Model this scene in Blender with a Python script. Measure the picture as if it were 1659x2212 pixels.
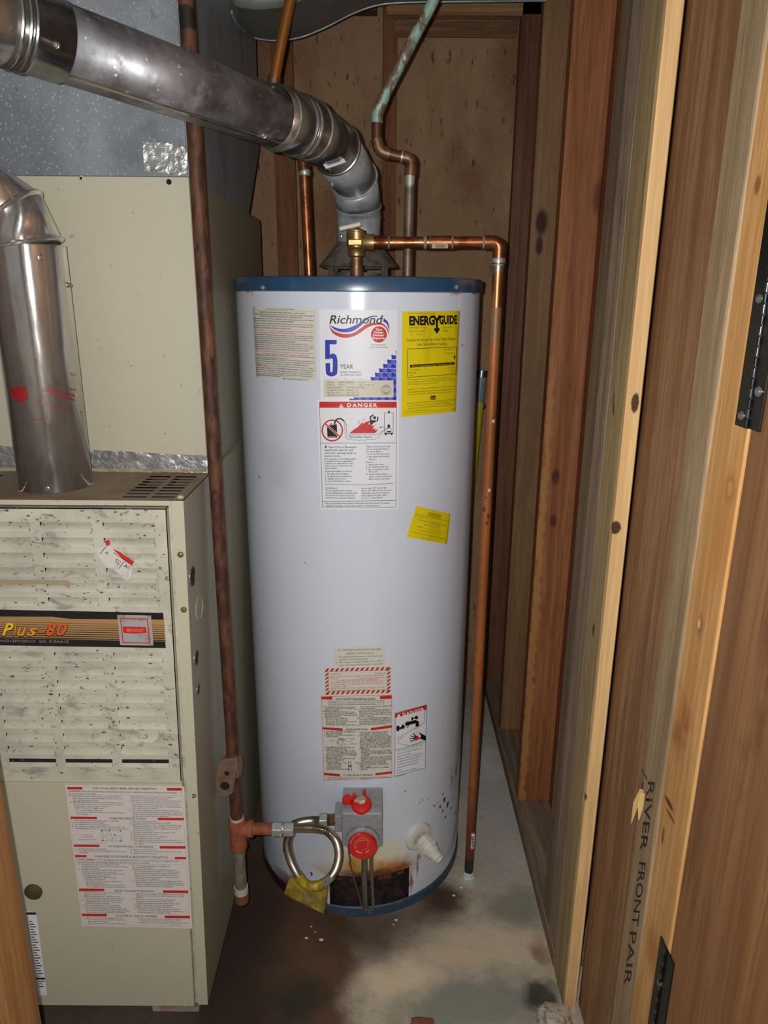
import bpy, bmesh, math, random
from mathutils import Vector, Matrix, noise as mnoise

random.seed(11)
for o in list(bpy.data.objects):
    bpy.data.objects.remove(o, do_unlink=True)
scene = bpy.context.scene
COL = scene.collection

# ------------------------------------------------------------------ camera
FPX, CXP, CYP = 1560.0, 829.5, 1106.0
PITCH = math.atan(466.0 / 1560.0)
ROLL = math.radians(0.4)
CAM = Vector((0.0, 0.0, 1.455))
_f = Vector((0, math.cos(PITCH), -math.sin(PITCH)))
_u0 = Vector((0, math.sin(PITCH), math.cos(PITCH)))
_r0 = Vector((1, 0, 0))
CR = _r0 * math.cos(ROLL) + _u0 * math.sin(ROLL)
CU = _u0 * math.cos(ROLL) - _r0 * math.sin(ROLL)
cam_d = bpy.data.cameras.new('camera')
cam_d.sensor_fit = 'VERTICAL'
cam_d.sensor_height = 36.0
cam_d.sensor_width = 27.0
cam_d.lens = 36.0 * FPX / 2212.0
cam_d.clip_start = 0.02
cam = bpy.data.objects.new('camera', cam_d)
COL.objects.link(cam)
M3 = Matrix((CR, CU, -_f)).transposed()
cam.matrix_world = Matrix.Translation(CAM) @ M3.to_4x4()
scene.camera = cam

# ------------------------------------------------------------------ light
world = bpy.data.worlds.new('world')
scene.world = world
world.use_nodes = True
bg = world.node_tree.nodes['Background']
bg.inputs[0].default_value = (1.0, 0.98, 0.96, 1)
bg.inputs[1].default_value = 0.24
fl = bpy.data.lights.new('phone_flash', 'POINT')
fl.energy = 53.0
fl.color = (0.97, 0.985, 1.0)
fl.shadow_soft_size = 0.004
flash = bpy.data.objects.new('phone_flash', fl)
COL.objects.link(flash)
flash.location = CAM + CR * -0.022 + CU * 0.012
vs = scene.view_settings
vs.view_transform = 'Standard'
try:
    vs.look = 'None'
except Exception:
    pass
vs.gamma = 1.0
vs.use_curve_mapping = False
vs.exposure = 0.0

# ------------------------------------------------------------------ pixel -> place
def ray(px, py):
    d = _f * FPX + CR * (px - CXP) + CU * (CYP - py)
    return d

def P(px, py, X=None, Y=None, Z=None):
    d = ray(px, py)
    if Y is not None:
        t = Y / d.y
    elif X is not None:
        t = X / d.x
    else:
        t = (Z - CAM.z) / d.z
    return CAM + d * t

def cyl_surface(cx, cy, R):
    def f(px, py, off=0.0):
        d = ray(px, py)
        r = R + off
        ex, ey = CAM.x - cx, CAM.y - cy
        a = d.x * d.x + d.y * d.y
        b = 2 * (ex * d.x + ey * d.y)
        c = ex * ex + ey * ey - r * r
        q = b * b - 4 * a * c
        if q < 0:
            q = 0
        t = (-b - math.sqrt(q)) / (2 * a)
        return CAM + d * t
    return f

def plane_y(Y):
    def f(px, py, off=0.0):
        return P(px, py, Y=Y - off)
    return f

def plane_pn(p, n):
    n = Vector(n).normalized()
    def f(px, py, off=0.0):
        d = ray(px, py); q = p + n * off
        return CAM + d * ((q - CAM).dot(n) / d.dot(n))
    return f

def plane_x(X):
    def f(px, py, off=0.0):
        return P(px, py, X=X - off)
    return f

# ------------------------------------------------------------------ colours and materials
def lin(c):
    c = c / 255.0
    return c / 12.92 if c <= 0.04045 else ((c + 0.055) / 1.055) ** 2.4

def C(h):
    h = h.lstrip('#')
    return (lin(int(h[0:2], 16)), lin(int(h[2:4], 16)), lin(int(h[4:6], 16)), 1.0)

MATS = {}
def mat(name, col, rough=0.5, metal=0.0, noise=(), spots=(), bump=None, coat=0.0, spec=0.5, rnoise=None, aniso=0.0):
    """noise: (colour, scale xyz, low, high, amount[, detail, distortion]); spots: (centre, radii, colour, strength, soft, wobble)"""
    if name in MATS:
        return MATS[name]
    m = bpy.data.materials.new(name)
    m.use_nodes = True
    nt = m.node_tree
    N, L = nt.nodes, nt.links
    b = N['Principled BSDF']
    b.inputs['Roughness'].default_value = rough
    b.inputs['Metallic'].default_value = metal
    b.inputs['Specular IOR Level'].default_value = spec
    if coat:
        b.inputs['Coat Weight'].default_value = coat
        b.inputs['Coat Roughness'].default_value = 0.08
    b.inputs['Base Color'].default_value = col
    MATS[name] = m
    if aniso:      # brushed round a vertical axis
        tg_ = nt.nodes.new('ShaderNodeTangent'); tg_.direction_type = 'RADIAL'; tg_.axis = 'Z'
        nt.links.new(tg_.outputs[0], b.inputs['Tangent'])
        b.inputs['Anisotropic'].default_value = aniso; b.inputs['Anisotropic Rotation'].default_value = 0.25
    if not (noise or spots or bump or rnoise):
        return m
    geo = N.new('ShaderNodeNewGeometry')
    pos = geo.outputs['Position']
    cur = None
    def mix(cur, fac, c2):
        mx = N.new('ShaderNodeMix'); mx.data_type = 'RGBA'
        if cur is None:
            mx.inputs[6].default_value = col
        else:
            L.new(cur, mx.inputs[6])
        mx.inputs[7].default_value = c2
        L.new(fac, mx.inputs[0])
        return mx.outputs[2]
    def noise_fac(scale, lo, hi, amount, detail=4.0, dist=0.0):
        vm = N.new('ShaderNodeVectorMath'); vm.operation = 'MULTIPLY'
        L.new(pos, vm.inputs[0]); vm.inputs[1].default_value = scale
        nz = N.new('ShaderNodeTexNoise'); nz.inputs['Scale'].default_value = 1.0
        nz.inputs['Detail'].default_value = detail; nz.inputs['Distortion'].default_value = dist
        nz.inputs['Roughness'].default_value = 0.6
        L.new(vm.outputs[0], nz.inputs['Vector'])
        mr = N.new('ShaderNodeMapRange'); mr.interpolation_type = 'SMOOTHSTEP'
        mr.inputs[1].default_value = lo; mr.inputs[2].default_value = hi
        mr.inputs[3].default_value = 0.0; mr.inputs[4].default_value = amount
        L.new(nz.outputs[0], mr.inputs[0])
        return mr.outputs[0]
    for n in noise:
        c2, sc, lo, hi, am = n[:5]
        cur = mix(cur, noise_fac(sc, lo, hi, am, *(n[5:])), c2)
    wob = {}
    for s in spots:
        ctr, rad, c2, am, soft, wb = s
        key = round(wb, 4)
        if key not in wob:
            if wb > 0:
                nz = N.new('ShaderNodeTexNoise'); nz.inputs['Scale'].default_value = 0.45 / wb
                nz.inputs['Detail'].default_value = 5.0
                L.new(pos, nz.inputs['Vector'])
                sb = N.new('ShaderNodeVectorMath'); sb.operation = 'SUBTRACT'
                L.new(nz.outputs['Color'], sb.inputs[0]); sb.inputs[1].default_value = (.5, .5, .5)
                sc = N.new('ShaderNodeVectorMath'); sc.operation = 'SCALE'
                L.new(sb.outputs[0], sc.inputs[0]); sc.inputs['Scale'].default_value = wb * 3.0
                ad = N.new('ShaderNodeVectorMath'); ad.operation = 'ADD'
                L.new(pos, ad.inputs[0]); L.new(sc.outputs[0], ad.inputs[1])
                wob[key] = ad.outputs[0]
            else:
                wob[key] = pos
        sb = N.new('ShaderNodeVectorMath'); sb.operation = 'SUBTRACT'
        L.new(wob[key], sb.inputs[0]); sb.inputs[1].default_value = tuple(ctr)
        dv = N.new('ShaderNodeVectorMath'); dv.operation = 'DIVIDE'
        L.new(sb.outputs[0], dv.inputs[0]); dv.inputs[1].default_value = tuple(rad)
        ln = N.new('ShaderNodeVectorMath'); ln.operation = 'LENGTH'
        L.new(dv.outputs[0], ln.inputs[0])
        mr = N.new('ShaderNodeMapRange'); mr.interpolation_type = 'SMOOTHSTEP'
        mr.inputs[1].default_value = max(0.0, 1.0 - soft); mr.inputs[2].default_value = 1.0 + soft * 0.3
        mr.inputs[3].default_value = am; mr.inputs[4].default_value = 0.0
        L.new(ln.outputs['Value'], mr.inputs[0])
        cur = mix(cur, mr.outputs[0], c2)
    if cur is not None:
        L.new(cur, b.inputs['Base Color'])
    if rnoise:
        sc, lo, hi = rnoise
        f = noise_fac(sc, 0.3, 0.7, hi - lo)
        ad = N.new('ShaderNodeMath'); ad.operation = 'ADD'
        L.new(f, ad.inputs[0]); ad.inputs[1].default_value = lo
        L.new(ad.outputs[0], b.inputs['Roughness'])
    if bump:
        sc, st, dist = bump
        vm = N.new('ShaderNodeVectorMath'); vm.operation = 'MULTIPLY'
        L.new(pos, vm.inputs[0]); vm.inputs[1].default_value = sc
        nz = N.new('ShaderNodeTexNoise'); nz.inputs['Scale'].default_value = 1.0; nz.inputs['Detail'].default_value = 3.0
        L.new(vm.outputs[0], nz.inputs['Vector'])
        bp = N.new('ShaderNodeBump'); bp.inputs['Strength'].default_value = st; bp.inputs['Distance'].default_value = dist
        L.new(nz.outputs[0], bp.inputs['Height'])
        L.new(bp.outputs[0], b.inputs['Normal'])
    return m

def wood(name, light, dark, axis='z', spots=(), rough=0.6, streak=None, grain=1.0, off=0.0):
    g = {'z': (1, 1, 0.035), 'y': (1, 0.035, 1), 'x': (0.035, 1, 1)}[axis]
    def s(k):
        return tuple(k * grain * q for q in g)
    mid = tuple((light[i] * 0.45 + dark[i] * 0.55) for i in range(3)) + (1,)
    ns = [(dark, s(38), 0.38, 0.66, 0.8, 4.0, 0.9), (mid, s(150), 0.42, 0.6, 0.65, 4.0, 0.3),
          (light, s(11), 0.5, 0.75, 0.5, 2.0, 0.4), (dark, s(420), 0.52, 0.66, 0.6, 3.0, 0.0),
          (dark, (5, 5, 3), 0.5, 0.75, 0.3, 4.0, 0.0)]
    if streak:
        ns.append((streak, s(260), 0.62, 0.72, 0.8, 2.0, 0.1))
    return mat(name, light, rough, 0.0, ns, spots, bump=(s(220), 0.25, 0.002), spec=0.3)

# ------------------------------------------------------------------ mesh helper
class MB:
    def __init__(self):
        self.v = []; self.f = []
    def box(self, x0, x1, y0, y1, z0, z1):
        n = len(self.v)
        self.v += [Vector(p) for p in ((x0, y0, z0), (x1, y0, z0), (x1, y1, z0), (x0, y1, z0), (x0, y0, z1), (x1, y0, z1), (x1, y1, z1), (x0, y1, z1))]
        self.f += [tuple(n + i for i in q) for q in ((3, 2, 1, 0), (4, 5, 6, 7), (0, 1, 5, 4), (1, 2, 6, 5), (2, 3, 7, 6), (3, 0, 4, 7))]
        return self
    def obox(self, c, ax, ay, az, hx, hy, hz):
        n = len(self.v)
        for sz in (-1, 1):
            for sx, sy in ((-1, -1), (1, -1), (1, 1), (-1, 1)):
                self.v.append(c + ax * (sx * hx) + ay * (sy * hy) + az * (sz * hz))
        self.f += [tuple(n + i for i in q) for q in ((3, 2, 1, 0), (4, 5, 6, 7), (0, 1, 5, 4), (1, 2, 6, 5), (2, 3, 7, 6), (3, 0, 4, 7))]
        return self
    def rings(self, rings, cap0=True, cap1=True, closed=True):
        n = len(self.v); m = len(rings[0])
        for r in rings:
            self.v += [Vector(p) for p in r]
        for i in range(len(rings) - 1):
            for j in range(m if closed else m - 1):
                k = (j + 1) % m
                self.f.append((n + i * m + j, n + i * m + k, n + (i + 1) * m + k, n + (i + 1) * m + j))
        if cap0:
            self.f.append(tuple(n + j for j in reversed(range(m))))
        if cap1:
            self.f.append(tuple(n + (len(rings) - 1) * m + j for j in range(m)))
        return self
    def tube(self, pts, r, seg=20, cap0=True, cap1=True):
        fr = frames(pts)
        rs = r if isinstance(r, (list, tuple)) else [r] * len(pts)
        self.rings([ring(p, a, b, q, seg) for (p, a, b), q in zip(fr, rs)], cap0, cap1)
        return self
    def lathe(self, prof, o, axis=Vector((0, 0, 1)), seg=48, cap0=True, cap1=True, ref=None):
        axis = Vector(axis).normalized()
        a = (ref or Vector((1, 0, 0)) if abs(axis.x) < 0.9 else Vector((0, 1, 0)))
        a = (a - axis * a.dot(axis)).normalized(); b = axis.cross(a)
        self.rings([[o + axis * h + a * (r * math.cos(2 * math.pi * j / seg)) + b * (r * math.sin(2 * math.pi * j / seg)) for j in range(seg)] for r, h in prof], cap0, cap1)
        return self
    def ball(self, c, r, seg=12, n=8, sq=(1, 1, 1)):
        rr = []
        for i in range(1, n):
            t = math.pi * i / n
            rr.append([c + Vector((r * math.sin(t) * math.cos(2 * math.pi * j / seg) * sq[0], r * math.sin(t) * math.sin(2 * math.pi * j / seg) * sq[1], -r * math.cos(t) * sq[2])) for j in range(seg)])
        return self.rings(rr)
    def prism(self, poly, d):
        """polygon of 3-D points extruded by the vector d"""
        n = len(self.v); m = len(poly)
        self.v += [Vector(p) for p in poly] + [Vector(p) + d for p in poly]
        self.f.append(tuple(n + i for i in range(m)))
        self.f.append(tuple(n + m + i for i in reversed(range(m))))
        for i in range(m):
            k = (i + 1) % m
            self.f.append((n + k, n + i, n + m + i, n + m + k))
        return self
    def mesh(self, name, org, smooth):
        me = bpy.data.meshes.new(name)
        me.from_pydata([v - org for v in self.v], [], self.f)
        me.update()
        bm = bmesh.new(); bm.from_mesh(me)
        bmesh.ops.recalc_face_normals(bm, faces=bm.faces)
        bm.to_mesh(me); bm.free()
        if smooth:
            for p in me.polygons:
                p.use_smooth = True
            me.set_sharp_from_angle(angle=math.radians(38))
        return me
    def build(self, name, m, parent=None, smooth=True, bevel=0.0, solid=0.0, kind=None, label=None):
        xs = [v.x for v in self.v]; ys = [v.y for v in self.v]; zs = [v.z for v in self.v]
        org = Vector(((min(xs) + max(xs)) / 2, (min(ys) + max(ys)) / 2, min(zs)))
        me = self.mesh(name, org, smooth)
        me.materials.append(m)
        o = bpy.data.objects.new(name, me)
        COL.objects.link(o)
        put(o, org, parent)
        if solid:
            md = o.modifiers.new('thickness', 'SOLIDIFY'); md.thickness = solid; md.offset = -1
        if bevel:
            md = o.modifiers.new('edge', 'BEVEL'); md.width = bevel; md.segments = 2; md.limit_method = 'ANGLE'
        if kind:
            o['kind'] = kind
        if label:
            o['label'] = label
        return o

WPOS = {}
def put(o, wpos, parent):
    WPOS[o.name] = Vector(wpos)
    if parent is not None:
        o.parent = parent
        o.location = Vector(wpos) - WPOS[parent.name]
    else:
        o.location = wpos

def frames(pts):
    pts = [Vector(p) for p in pts]
    n = len(pts); out = []; a = None
    for i in range(n):
        if i == 0: t = pts[1] - pts[0]
        elif i == n - 1: t = pts[-1] - pts[-2]
        else: t = (pts[i + 1] - pts[i]).normalized() + (pts[i] - pts[i - 1]).normalized()
        t.normalize()
        if a is None:
            ref = Vector((0, 0, 1)) if abs(t.z) < 0.9 else Vector((1, 0, 0))
            a = ref - t * ref.dot(t)
        else:
            a = a - t * a.dot(t)
        a.normalize()
        out.append((pts[i], a.copy(), t.cross(a)))
    return out

def ring(c, a, b, r, seg):
    return [c + a * (r * math.cos(2 * math.pi * j / seg)) + b * (r * math.sin(2 * math.pi * j / seg)) for j in range(seg)]

def smooth_path(pts, n=10):
    """Catmull-Rom through the points"""
    pts = [Vector(p) for p in pts]; out = []
    q = [pts[0] * 2 - pts[1]] + pts + [pts[-1] * 2 - pts[-2]]
    for i in range(1, len(q) - 2):
        for k in range(n):
            t = k / n
            a, b, c, d = q[i - 1], q[i], q[i + 1], q[i + 2]
            out.append(0.5 * ((2 * b) + (c - a) * t + (2 * a - 5 * b + 4 * c - d) * t * t + (3 * b - a - 3 * c + d) * t ** 3))
    out.append(pts[-1])
    return out

def round_path(pts, rad, n=6):
    """polyline with each inner corner rounded"""
    pts = [Vector(p) for p in pts]; out = [pts[0]]
    for i in range(1, len(pts) - 1):
        a, b, c = pts[i - 1], pts[i], pts[i + 1]
        d0 = (a - b); d1 = (c - b)
        k = min(rad, d0.length * 0.45, d1.length * 0.45)
        p0 = b + d0.normalized() * k; p1 = b + d1.normalized() * k
        for j in range(n + 1):
            t = j / n
            out.append(p0 * (1 - t) ** 2 + b * 2 * t * (1 - t) + p1 * t * t)
    out.append(pts[-1])
    return out

def empty(name, loc, label=None, cat=None, group=None, kind=None):
    o = bpy.data.objects.new(name, None)
    o.empty_display_size = 0.05
    COL.objects.link(o)
    put(o, Vector(loc), None)
    tag(o, label, cat, group, kind)
    return o

def tag(o, label=None, cat=None, group=None, kind=None):
    if label: o['label'] = label
    if cat: o['category'] = cat
    if group: o['group'] = group
    if kind: o['kind'] = kind
    return o

# ------------------------------------------------------------------ lettering and flat print
_tc = {}
def text2d(body, shear=0.0, bold=0.0, spacing=1.0, res=1):
    key = (body, shear, bold, spacing, res)
    if key in _tc:
        return _tc[key]
    cu = bpy.data.curves.new('txt', 'FONT')
    cu.body = body; cu.size = 1.0; cu.shear = shear; cu.offset = bold
    cu.space_character = spacing; cu.resolution_u = res
    ob = bpy.data.objects.new('txt', cu)
    me = ob.to_mesh()
    vs_ = [(v.co.x, v.co.y) for v in me.vertices]
    fs_ = [tuple(p.vertices) for p in me.polygons]
    ob.to_mesh_clear()
    bpy.data.objects.remove(ob); bpy.data.curves.remove(cu)
    _tc[key] = (vs_, fs_)
    return _tc[key]

class Ink:
    """flat print laid out in the photograph's label coordinates, one mesh for each colour and layer"""
    def __init__(self, surf, x0, y0, sc):
        self.s = surf; self.x0 = x0; self.y0 = y0; self.sc = sc
        self.L = {}
    def _g(self, col, layer):
        return self.L.setdefault((col, layer), ([], []))
    def add(self, col, layer, vs_, fs_):
        g = self._g(col, layer); n = len(g[0])
        g[0].extend(vs_); g[1].extend(tuple(n + i for i in f) for f in fs_)
    def T(self, x, y, h, body, col='k', w=None, ang=0.0, shear=0.0, bold=0.0, layer=1, al='L', sp=1.0, res=1):
        vs_, fs_ = text2d(body, shear, bold, sp, res)
        if not vs_:
            return
        xs = [p[0] for p in vs_]
        x0, x1 = min(xs), max(xs)
        sy = h / 0.727
        sx = (w / (x1 - x0)) if w else sy
        if al == 'C': base = -(x0 + x1) / 2
        elif al == 'R': base = -x1
        else: base = 0.0 if body.startswith('  ') else -x0
        ca, sa = math.cos(math.radians(ang)), math.sin(math.radians(ang))
        out = []
        for (a, b) in vs_:
            u = (a + base) * sx; v = -b * sy
            out.append((x + u * ca - v * sa, y + u * sa + v * ca))
        self.add(col, layer, out, fs_)
    def R(self, x0, y0, x1, y1, col='k', layer=1, slope=0.0):
        d = slope * (x1 - x0)
        self.add(col, layer, [(x0, y0), (x1, y0 + d), (x1, y1 + d), (x0, y1)], [(3, 2, 1, 0)])
    def Q(self, pts, col='k', layer=1):
        self.add(col, layer, list(pts), [tuple(reversed(range(len(pts))))])
    def S(self, pts, w, col='k', layer=1, closed=False):
        pts = list(pts)
        if closed: pts.append(pts[0])
        for (a, b), (c, d) in zip(pts, pts[1:]):
            l = math.hypot(c - a, d - b) or 1
            nx, ny = -(d - b) / l * w / 2, (c - a) / l * w / 2
            ex, ey = (c - a) / l * w / 3, (d - b) / l * w / 3
            self.add(col, layer, [(a - ex + nx, b - ey + ny), (c + ex + nx, d + ey + ny), (c + ex - nx, d + ey - ny), (a - ex - nx, b - ey - ny)], [(0, 1, 2, 3)])
    def O(self, cx, cy, rx, ry, col='k', layer=1, w=None, n=32, a0=0, a1=360):
        if w is None:
            self.Q([(cx + rx * math.cos(2 * math.pi * i / n), cy + ry * math.sin(2 * math.pi * i / n)) for i in range(n)], col, layer)
        else:
            self.S([(cx + rx * math.cos(math.radians(a0 + (a1 - a0) * i / n)), cy + ry * math.sin(math.radians(a0 + (a1 - a0) * i / n))) for i in range(n + 1)], w, col, layer)
    def band(self, top, bot, col, layer=1, n=24):
        """filled shape between two curves given as point lists"""
        a = smooth_path([Vector((x, y, 0)) for x, y in top], 8); b = smooth_path([Vector((x, y, 0)) for x, y in bot], 8)
        m = min(len(a), len(b))
        a = [a[int(i * (len(a) - 1) / (m - 1))] for i in range(m)]; b = [b[int(i * (len(b) - 1) / (m - 1))] for i in range(m)]
        vs_ = [(p.x, p.y) for p in a] + [(p.x, p.y) for p in b]
        self.add(col, layer, vs_, [(i, i + 1, m + i + 1, m + i) for i in range(m - 1)])
    def para(self, x, y, dy, h, lines, col='k', w=None, ang=0.0, bold=0.0, layer=1, dx=0.0, shear=0.0):
        for i, ln in enumerate(lines):
            ww = w
            body = ln
            if isinstance(ln, tuple):
                body, ww = ln
            if body:
                self.T(x + dx * i, y + dy * i, h, body, col, ww, ang, shear, bold, layer)
    def build(self, parent, pal, step=13.0, base=0.0004, gap=0.0003):
        for (col, layer), (vs_, fs_) in self.L.items():
            bm = bmesh.new()
            bv = [bm.verts.new((self.x0 + a * self.sc, self.y0 + b * self.sc, 0)) for a, b in vs_]
            for f in fs_:
                try:
                    bm.faces.new([bv[i] for i in f])
                except ValueError:
                    pass
            if step:
                xs = [v.co.x for v in bm.verts]
                x = math.floor(min(xs) / step + 1) * step
                while x < max(xs):
                    bmesh.ops.bisect_plane(bm, geom=bm.verts[:] + bm.edges[:] + bm.faces[:], plane_co=(x, 0, 0), plane_no=(1, 0, 0))
                    x += step
            off = base + gap * layer
            pts = [self.s(v.co.x, v.co.y, off) for v in bm.verts]
            bm.verts.index_update()
            faces = [tuple(v.index for v in f.verts) for f in bm.faces]
            bm.free()
            xs = [v.x for v in pts]; ys = [v.y for v in pts]; zs = [v.z for v in pts]
            org = Vector(((min(xs) + max(xs)) / 2, (min(ys) + max(ys)) / 2, min(zs)))
            nm = 'lettering' if col != 'base' else 'paper'
            me = bpy.data.meshes.new(nm)
            me.from_pydata([p - org for p in pts], [], faces)
            me.materials.append(pal[col])
            o = bpy.data.objects.new(nm, me)
            COL.objects.link(o)
            o['kind'] = 'stuff'
            put(o, org, parent)

def patch(surf, quad, name, m, parent, off=0.0004, nx=14, ny=6, wob=0.0, kind=None, thick=0.0003):
    """sticker: four photo corners (tl, tr, br, bl) laid on a surface"""
    tl, tr, br, bl = quad
    mb = MB()
    for k in (0, 1):
        for i in range(ny + 1):
            t = i / ny
            for j in range(nx + 1):
                s = j / nx
                x = (tl[0] * (1 - s) + tr[0] * s) * (1 - t) + (bl[0] * (1 - s) + br[0] * s) * t
                y = (tl[1] * (1 - s) + tr[1] * s) * (1 - t) + (bl[1] * (1 - s) + br[1] * s) * t
                o2 = off + wob * random.random() if k == 0 else 0.0
                if wob and (i in (0, ny)):
                    y += random.uniform(-1, 1) * wob * 900
                mb.v.append(surf(x, y, o2))
    w = nx + 1; n2 = (nx + 1) * (ny + 1)
    for i in range(ny):
        for j in range(nx):
            mb.f.append((i * w + j, i * w + j + 1, (i + 1) * w + j + 1, (i + 1) * w + j))
    edge = [j for j in range(w)] + [i * w + nx for i in range(1, ny + 1)] + [ny * w + j for j in range(nx - 1, -1, -1)] + [i * w for i in range(ny - 1, 0, -1)]
    for a, b in zip(edge, edge[1:] + edge[:1]):
        mb.f.append((a, b, n2 + b, n2 + a))
    used = {}
    vv = []; ff = []
    for f in mb.f:
        q = []
        for i in f:
            if i not in used:
                used[i] = len(vv); vv.append(mb.v[i])
            q.append(used[i])
        ff.append(tuple(q))
    mb.v = vv; mb.f = ff
    return mb.build(name, m, parent, smooth=True, kind=kind)

def sheet_holes(x0, x1, z0, z1, holes, fn):
    """flat sheet with rectangular openings; fn(x, z) gives the 3-D point"""
    xs = sorted(set([x0, x1] + [h[0] for h in holes] + [h[1] for h in holes]))
    zs = sorted(set([z0, z1] + [h[2] for h in holes] + [h[3] for h in holes]))
    mb = MB(); idx = {}
    def vid(i, j):
        if (i, j) not in idx:
            idx[(i, j)] = len(mb.v); mb.v.append(fn(xs[i], zs[j]))
        return idx[(i, j)]
    for i in range(len(xs) - 1):
        cx = (xs[i] + xs[i + 1]) / 2
        for j in range(len(zs) - 1):
            cz = (zs[j] + zs[j + 1]) / 2
            if any(h[0] < cx < h[1] and h[2] < cz < h[3] for h in holes):
                continue
            mb.f.append((vid(i, j), vid(i + 1, j), vid(i + 1, j + 1), vid(i, j + 1)))
    return mb

def screw(parent, c, n, r, m, name='screw', h=0.004):
    n = Vector(n).normalized()
    return MB().lathe([(r * 1.25, -0.002), (r * 1.25, h * .3), (r, h * .35), (r * .95, h * .8), (r * .5, h)], Vector(c), n, 10).build(name, m, parent)

# ================================================================== the setting
HX, HY, HR = -0.06, 1.68, 0.2685          # water heater axis and radius
YB = 2.50                               # back wall
XR = 0.39                               # inner face of the right wall framing
YF, YC, XS = 1.14, 1.34, -0.336          # furnace front, coil casing front, right side of both

# ---- floor
def fz(px, py):
    return P(px, py, Z=0.0)
def fspot(px, py, rx, ry, col, am, soft=0.6, wob=0.05):
    c = fz(px, py)
    return ((c.x, c.y, 0), (rx, ry, 1.0), C(col), am, soft, wob)
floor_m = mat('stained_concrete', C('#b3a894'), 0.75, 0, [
    (C('#c9bca6'), (3.2, 3.2, 3), 0.4, 0.65, 0.8, 6.0, 0.3), (C('#857a68'), (7, 7, 7), 0.5, 0.75, 0.6, 6.0, 0.5),
    (C('#8f785e'), (40, 40, 40), 0.5, 0.75, 0.4, 5.0), (C('#3b3027'), (160, 160, 160), 0.62, 0.74, 0.6, 2.0)],
    [fspot(600, 2110, 0.195, 0.42, '#57391f', 0.95, 0.3, 0.04),
     fspot(520, 1880, 0.16, 0.45, '#4d3424', 0.95, 0.5, 0.03),
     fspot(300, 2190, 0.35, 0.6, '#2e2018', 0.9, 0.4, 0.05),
     fspot(790, 1990, 0.17, 0.12, '#4a3524', 0.85, 0.7, 0.03),
     fspot(930, 1950, 0.10, 0.10, '#4b3326', 0.8, 0.8, 0.02),
     fspot(870, 2120, 0.11, 0.06, '#dccaa8', 0.9, 0.6, 0.03), fspot(1000, 2060, 0.16, 0.035, '#cdb898', 0.85, 0.7, 0.03),
     fspot(1060, 2030, 0.17, 0.05, '#cfbb9e', 0.8, 0.7, 0.04),
     fspot(1110, 1960, 0.09, 0.07, '#7c7a64', 0.85, 0.6, 0.03),
     fspot(1030, 2165, 0.20, 0.07, '#85877a', 0.9, 0.5, 0.03),
     fspot(1165, 2060, 0.02, 0.05, '#8a6236', 0.8, 0.9, 0.02),
     fspot(1160, 2090, 0.05, 0.012, '#b9a98e', 0.8, 0.9, 0.01),
     fspot(650, 2160, 0.07, 0.07, '#2d2d22', 0.85, 0.7, 0.03), fspot(1168, 2152, 0.045, 0.05, '#1c1813', 0.85, 0.6, 0.02), fspot(960, 1940, 0.07, 0.06, '#3d2418', 0.85, 0.7, 0.02),  # includes a soft near-black spot by the foot of the pine strip
     fspot(1060, 1700, 0.13, 0.5, '#bdbab8', 0.6, 0.7, 0.06),
     fspot(1050, 1640, 0.06, 0.15, '#e0dedd', 0.6, 0.9, 0.05),
     fspot(1012, 1905, 0.022, 0.022, '#b9c4b8', 0.8, 0.8, 0.006)],
    bump=((60, 60, 60), 0.35, 0.004))
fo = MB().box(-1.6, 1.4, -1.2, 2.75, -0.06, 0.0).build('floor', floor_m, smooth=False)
tag(fo, 'rust stained bare concrete floor under the water heater', 'floor', kind='structure')

# ---- back wall: chipboard panels between dark studs
panel_m = mat('chipboard', C('#a07c5c'), 0.8, 0, [
    (C('#ad8a68'), (9, 9, 5), 0.4, 0.65, 0.8, 5.0, 0.4), (C('#80543a'), (3, 3, 1.5), 0.48, 0.68, 0.75, 4.0, 0.6),
    (C('#53341f'), (60, 60, 17), 0.60, 0.70, 0.85, 3.0), (C('#bda283'), (160, 160, 120), 0.5, 0.7, 0.25, 2.0),
    (C('#3c2417'), (20, 14, 6), 0.68, 0.78, 0.8, 3.0)], bump=((200, 200, 90), 0.2, 0.002), spec=0.2)
wm_dark = wood('dark_red_stud', C('#94603c'), C('#5d3520'), rough=0.7)
wm_deep = wood('old_dark_stud', C('#6d4a38'), C('#3d281c'), rough=0.75)
wm_plate = wood('old_top_plate', C('#bb9062'), C('#7d5a38'), 'x', rough=0.7)
wb = empty('wall_back', (0, YB, 0), 'wall of brown chipboard panels between dark studs behind heater', kind='structure')
def board(x0, x1, y0, y1, z0, z1, m, parent, name='stud', bevel=0.003):
    return MB().box(x0, x1, y0, y1, z0, z1).build(name, m, parent, smooth=False, bevel=bevel)
for (a, b) in ((-1.0, -0.335), (-0.295, -0.012), (0.022, 0.50)):
    board(a, b, YB, YB + 0.012, 0.0, 2.60, panel_m, wb, 'panel', 0.001)
board(-1.0, 0.5, YB + 0.03, YB + 0.05, 0.0, 2.62, wm_deep, wb, 'sheathing', 0)
board(-0.350, -0.285, YB - 0.022, YB + 0.013, 0.0, 2.60, wm_dark, wb)
board(-0.014, 0.031, YB - 0.006, YB + 0.03, 0.0, 2.60, wm_dark, wb)
board(-0.004, 0.47, YB - 0.045, YB, P(960, 44, Y=YB).z, P(960, 14, Y=YB).z, wm_plate, wb, 'top_plate')
board(-0.36, -0.03, YB - 0.045, YB, P(760, 44, Y=YB).z + .01, P(760, 14, Y=YB).z + .01, wm_deep, wb, 'top_plate')
board(0.02, 0.39, YB - 0.008, YB + 0.002, P(960, 82, Y=YB).z, P(960, 46, Y=YB).z, wood('header_strip', C('#94704f'), C('#5d4029'), 'x'), wb, 'header_strip')
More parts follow.
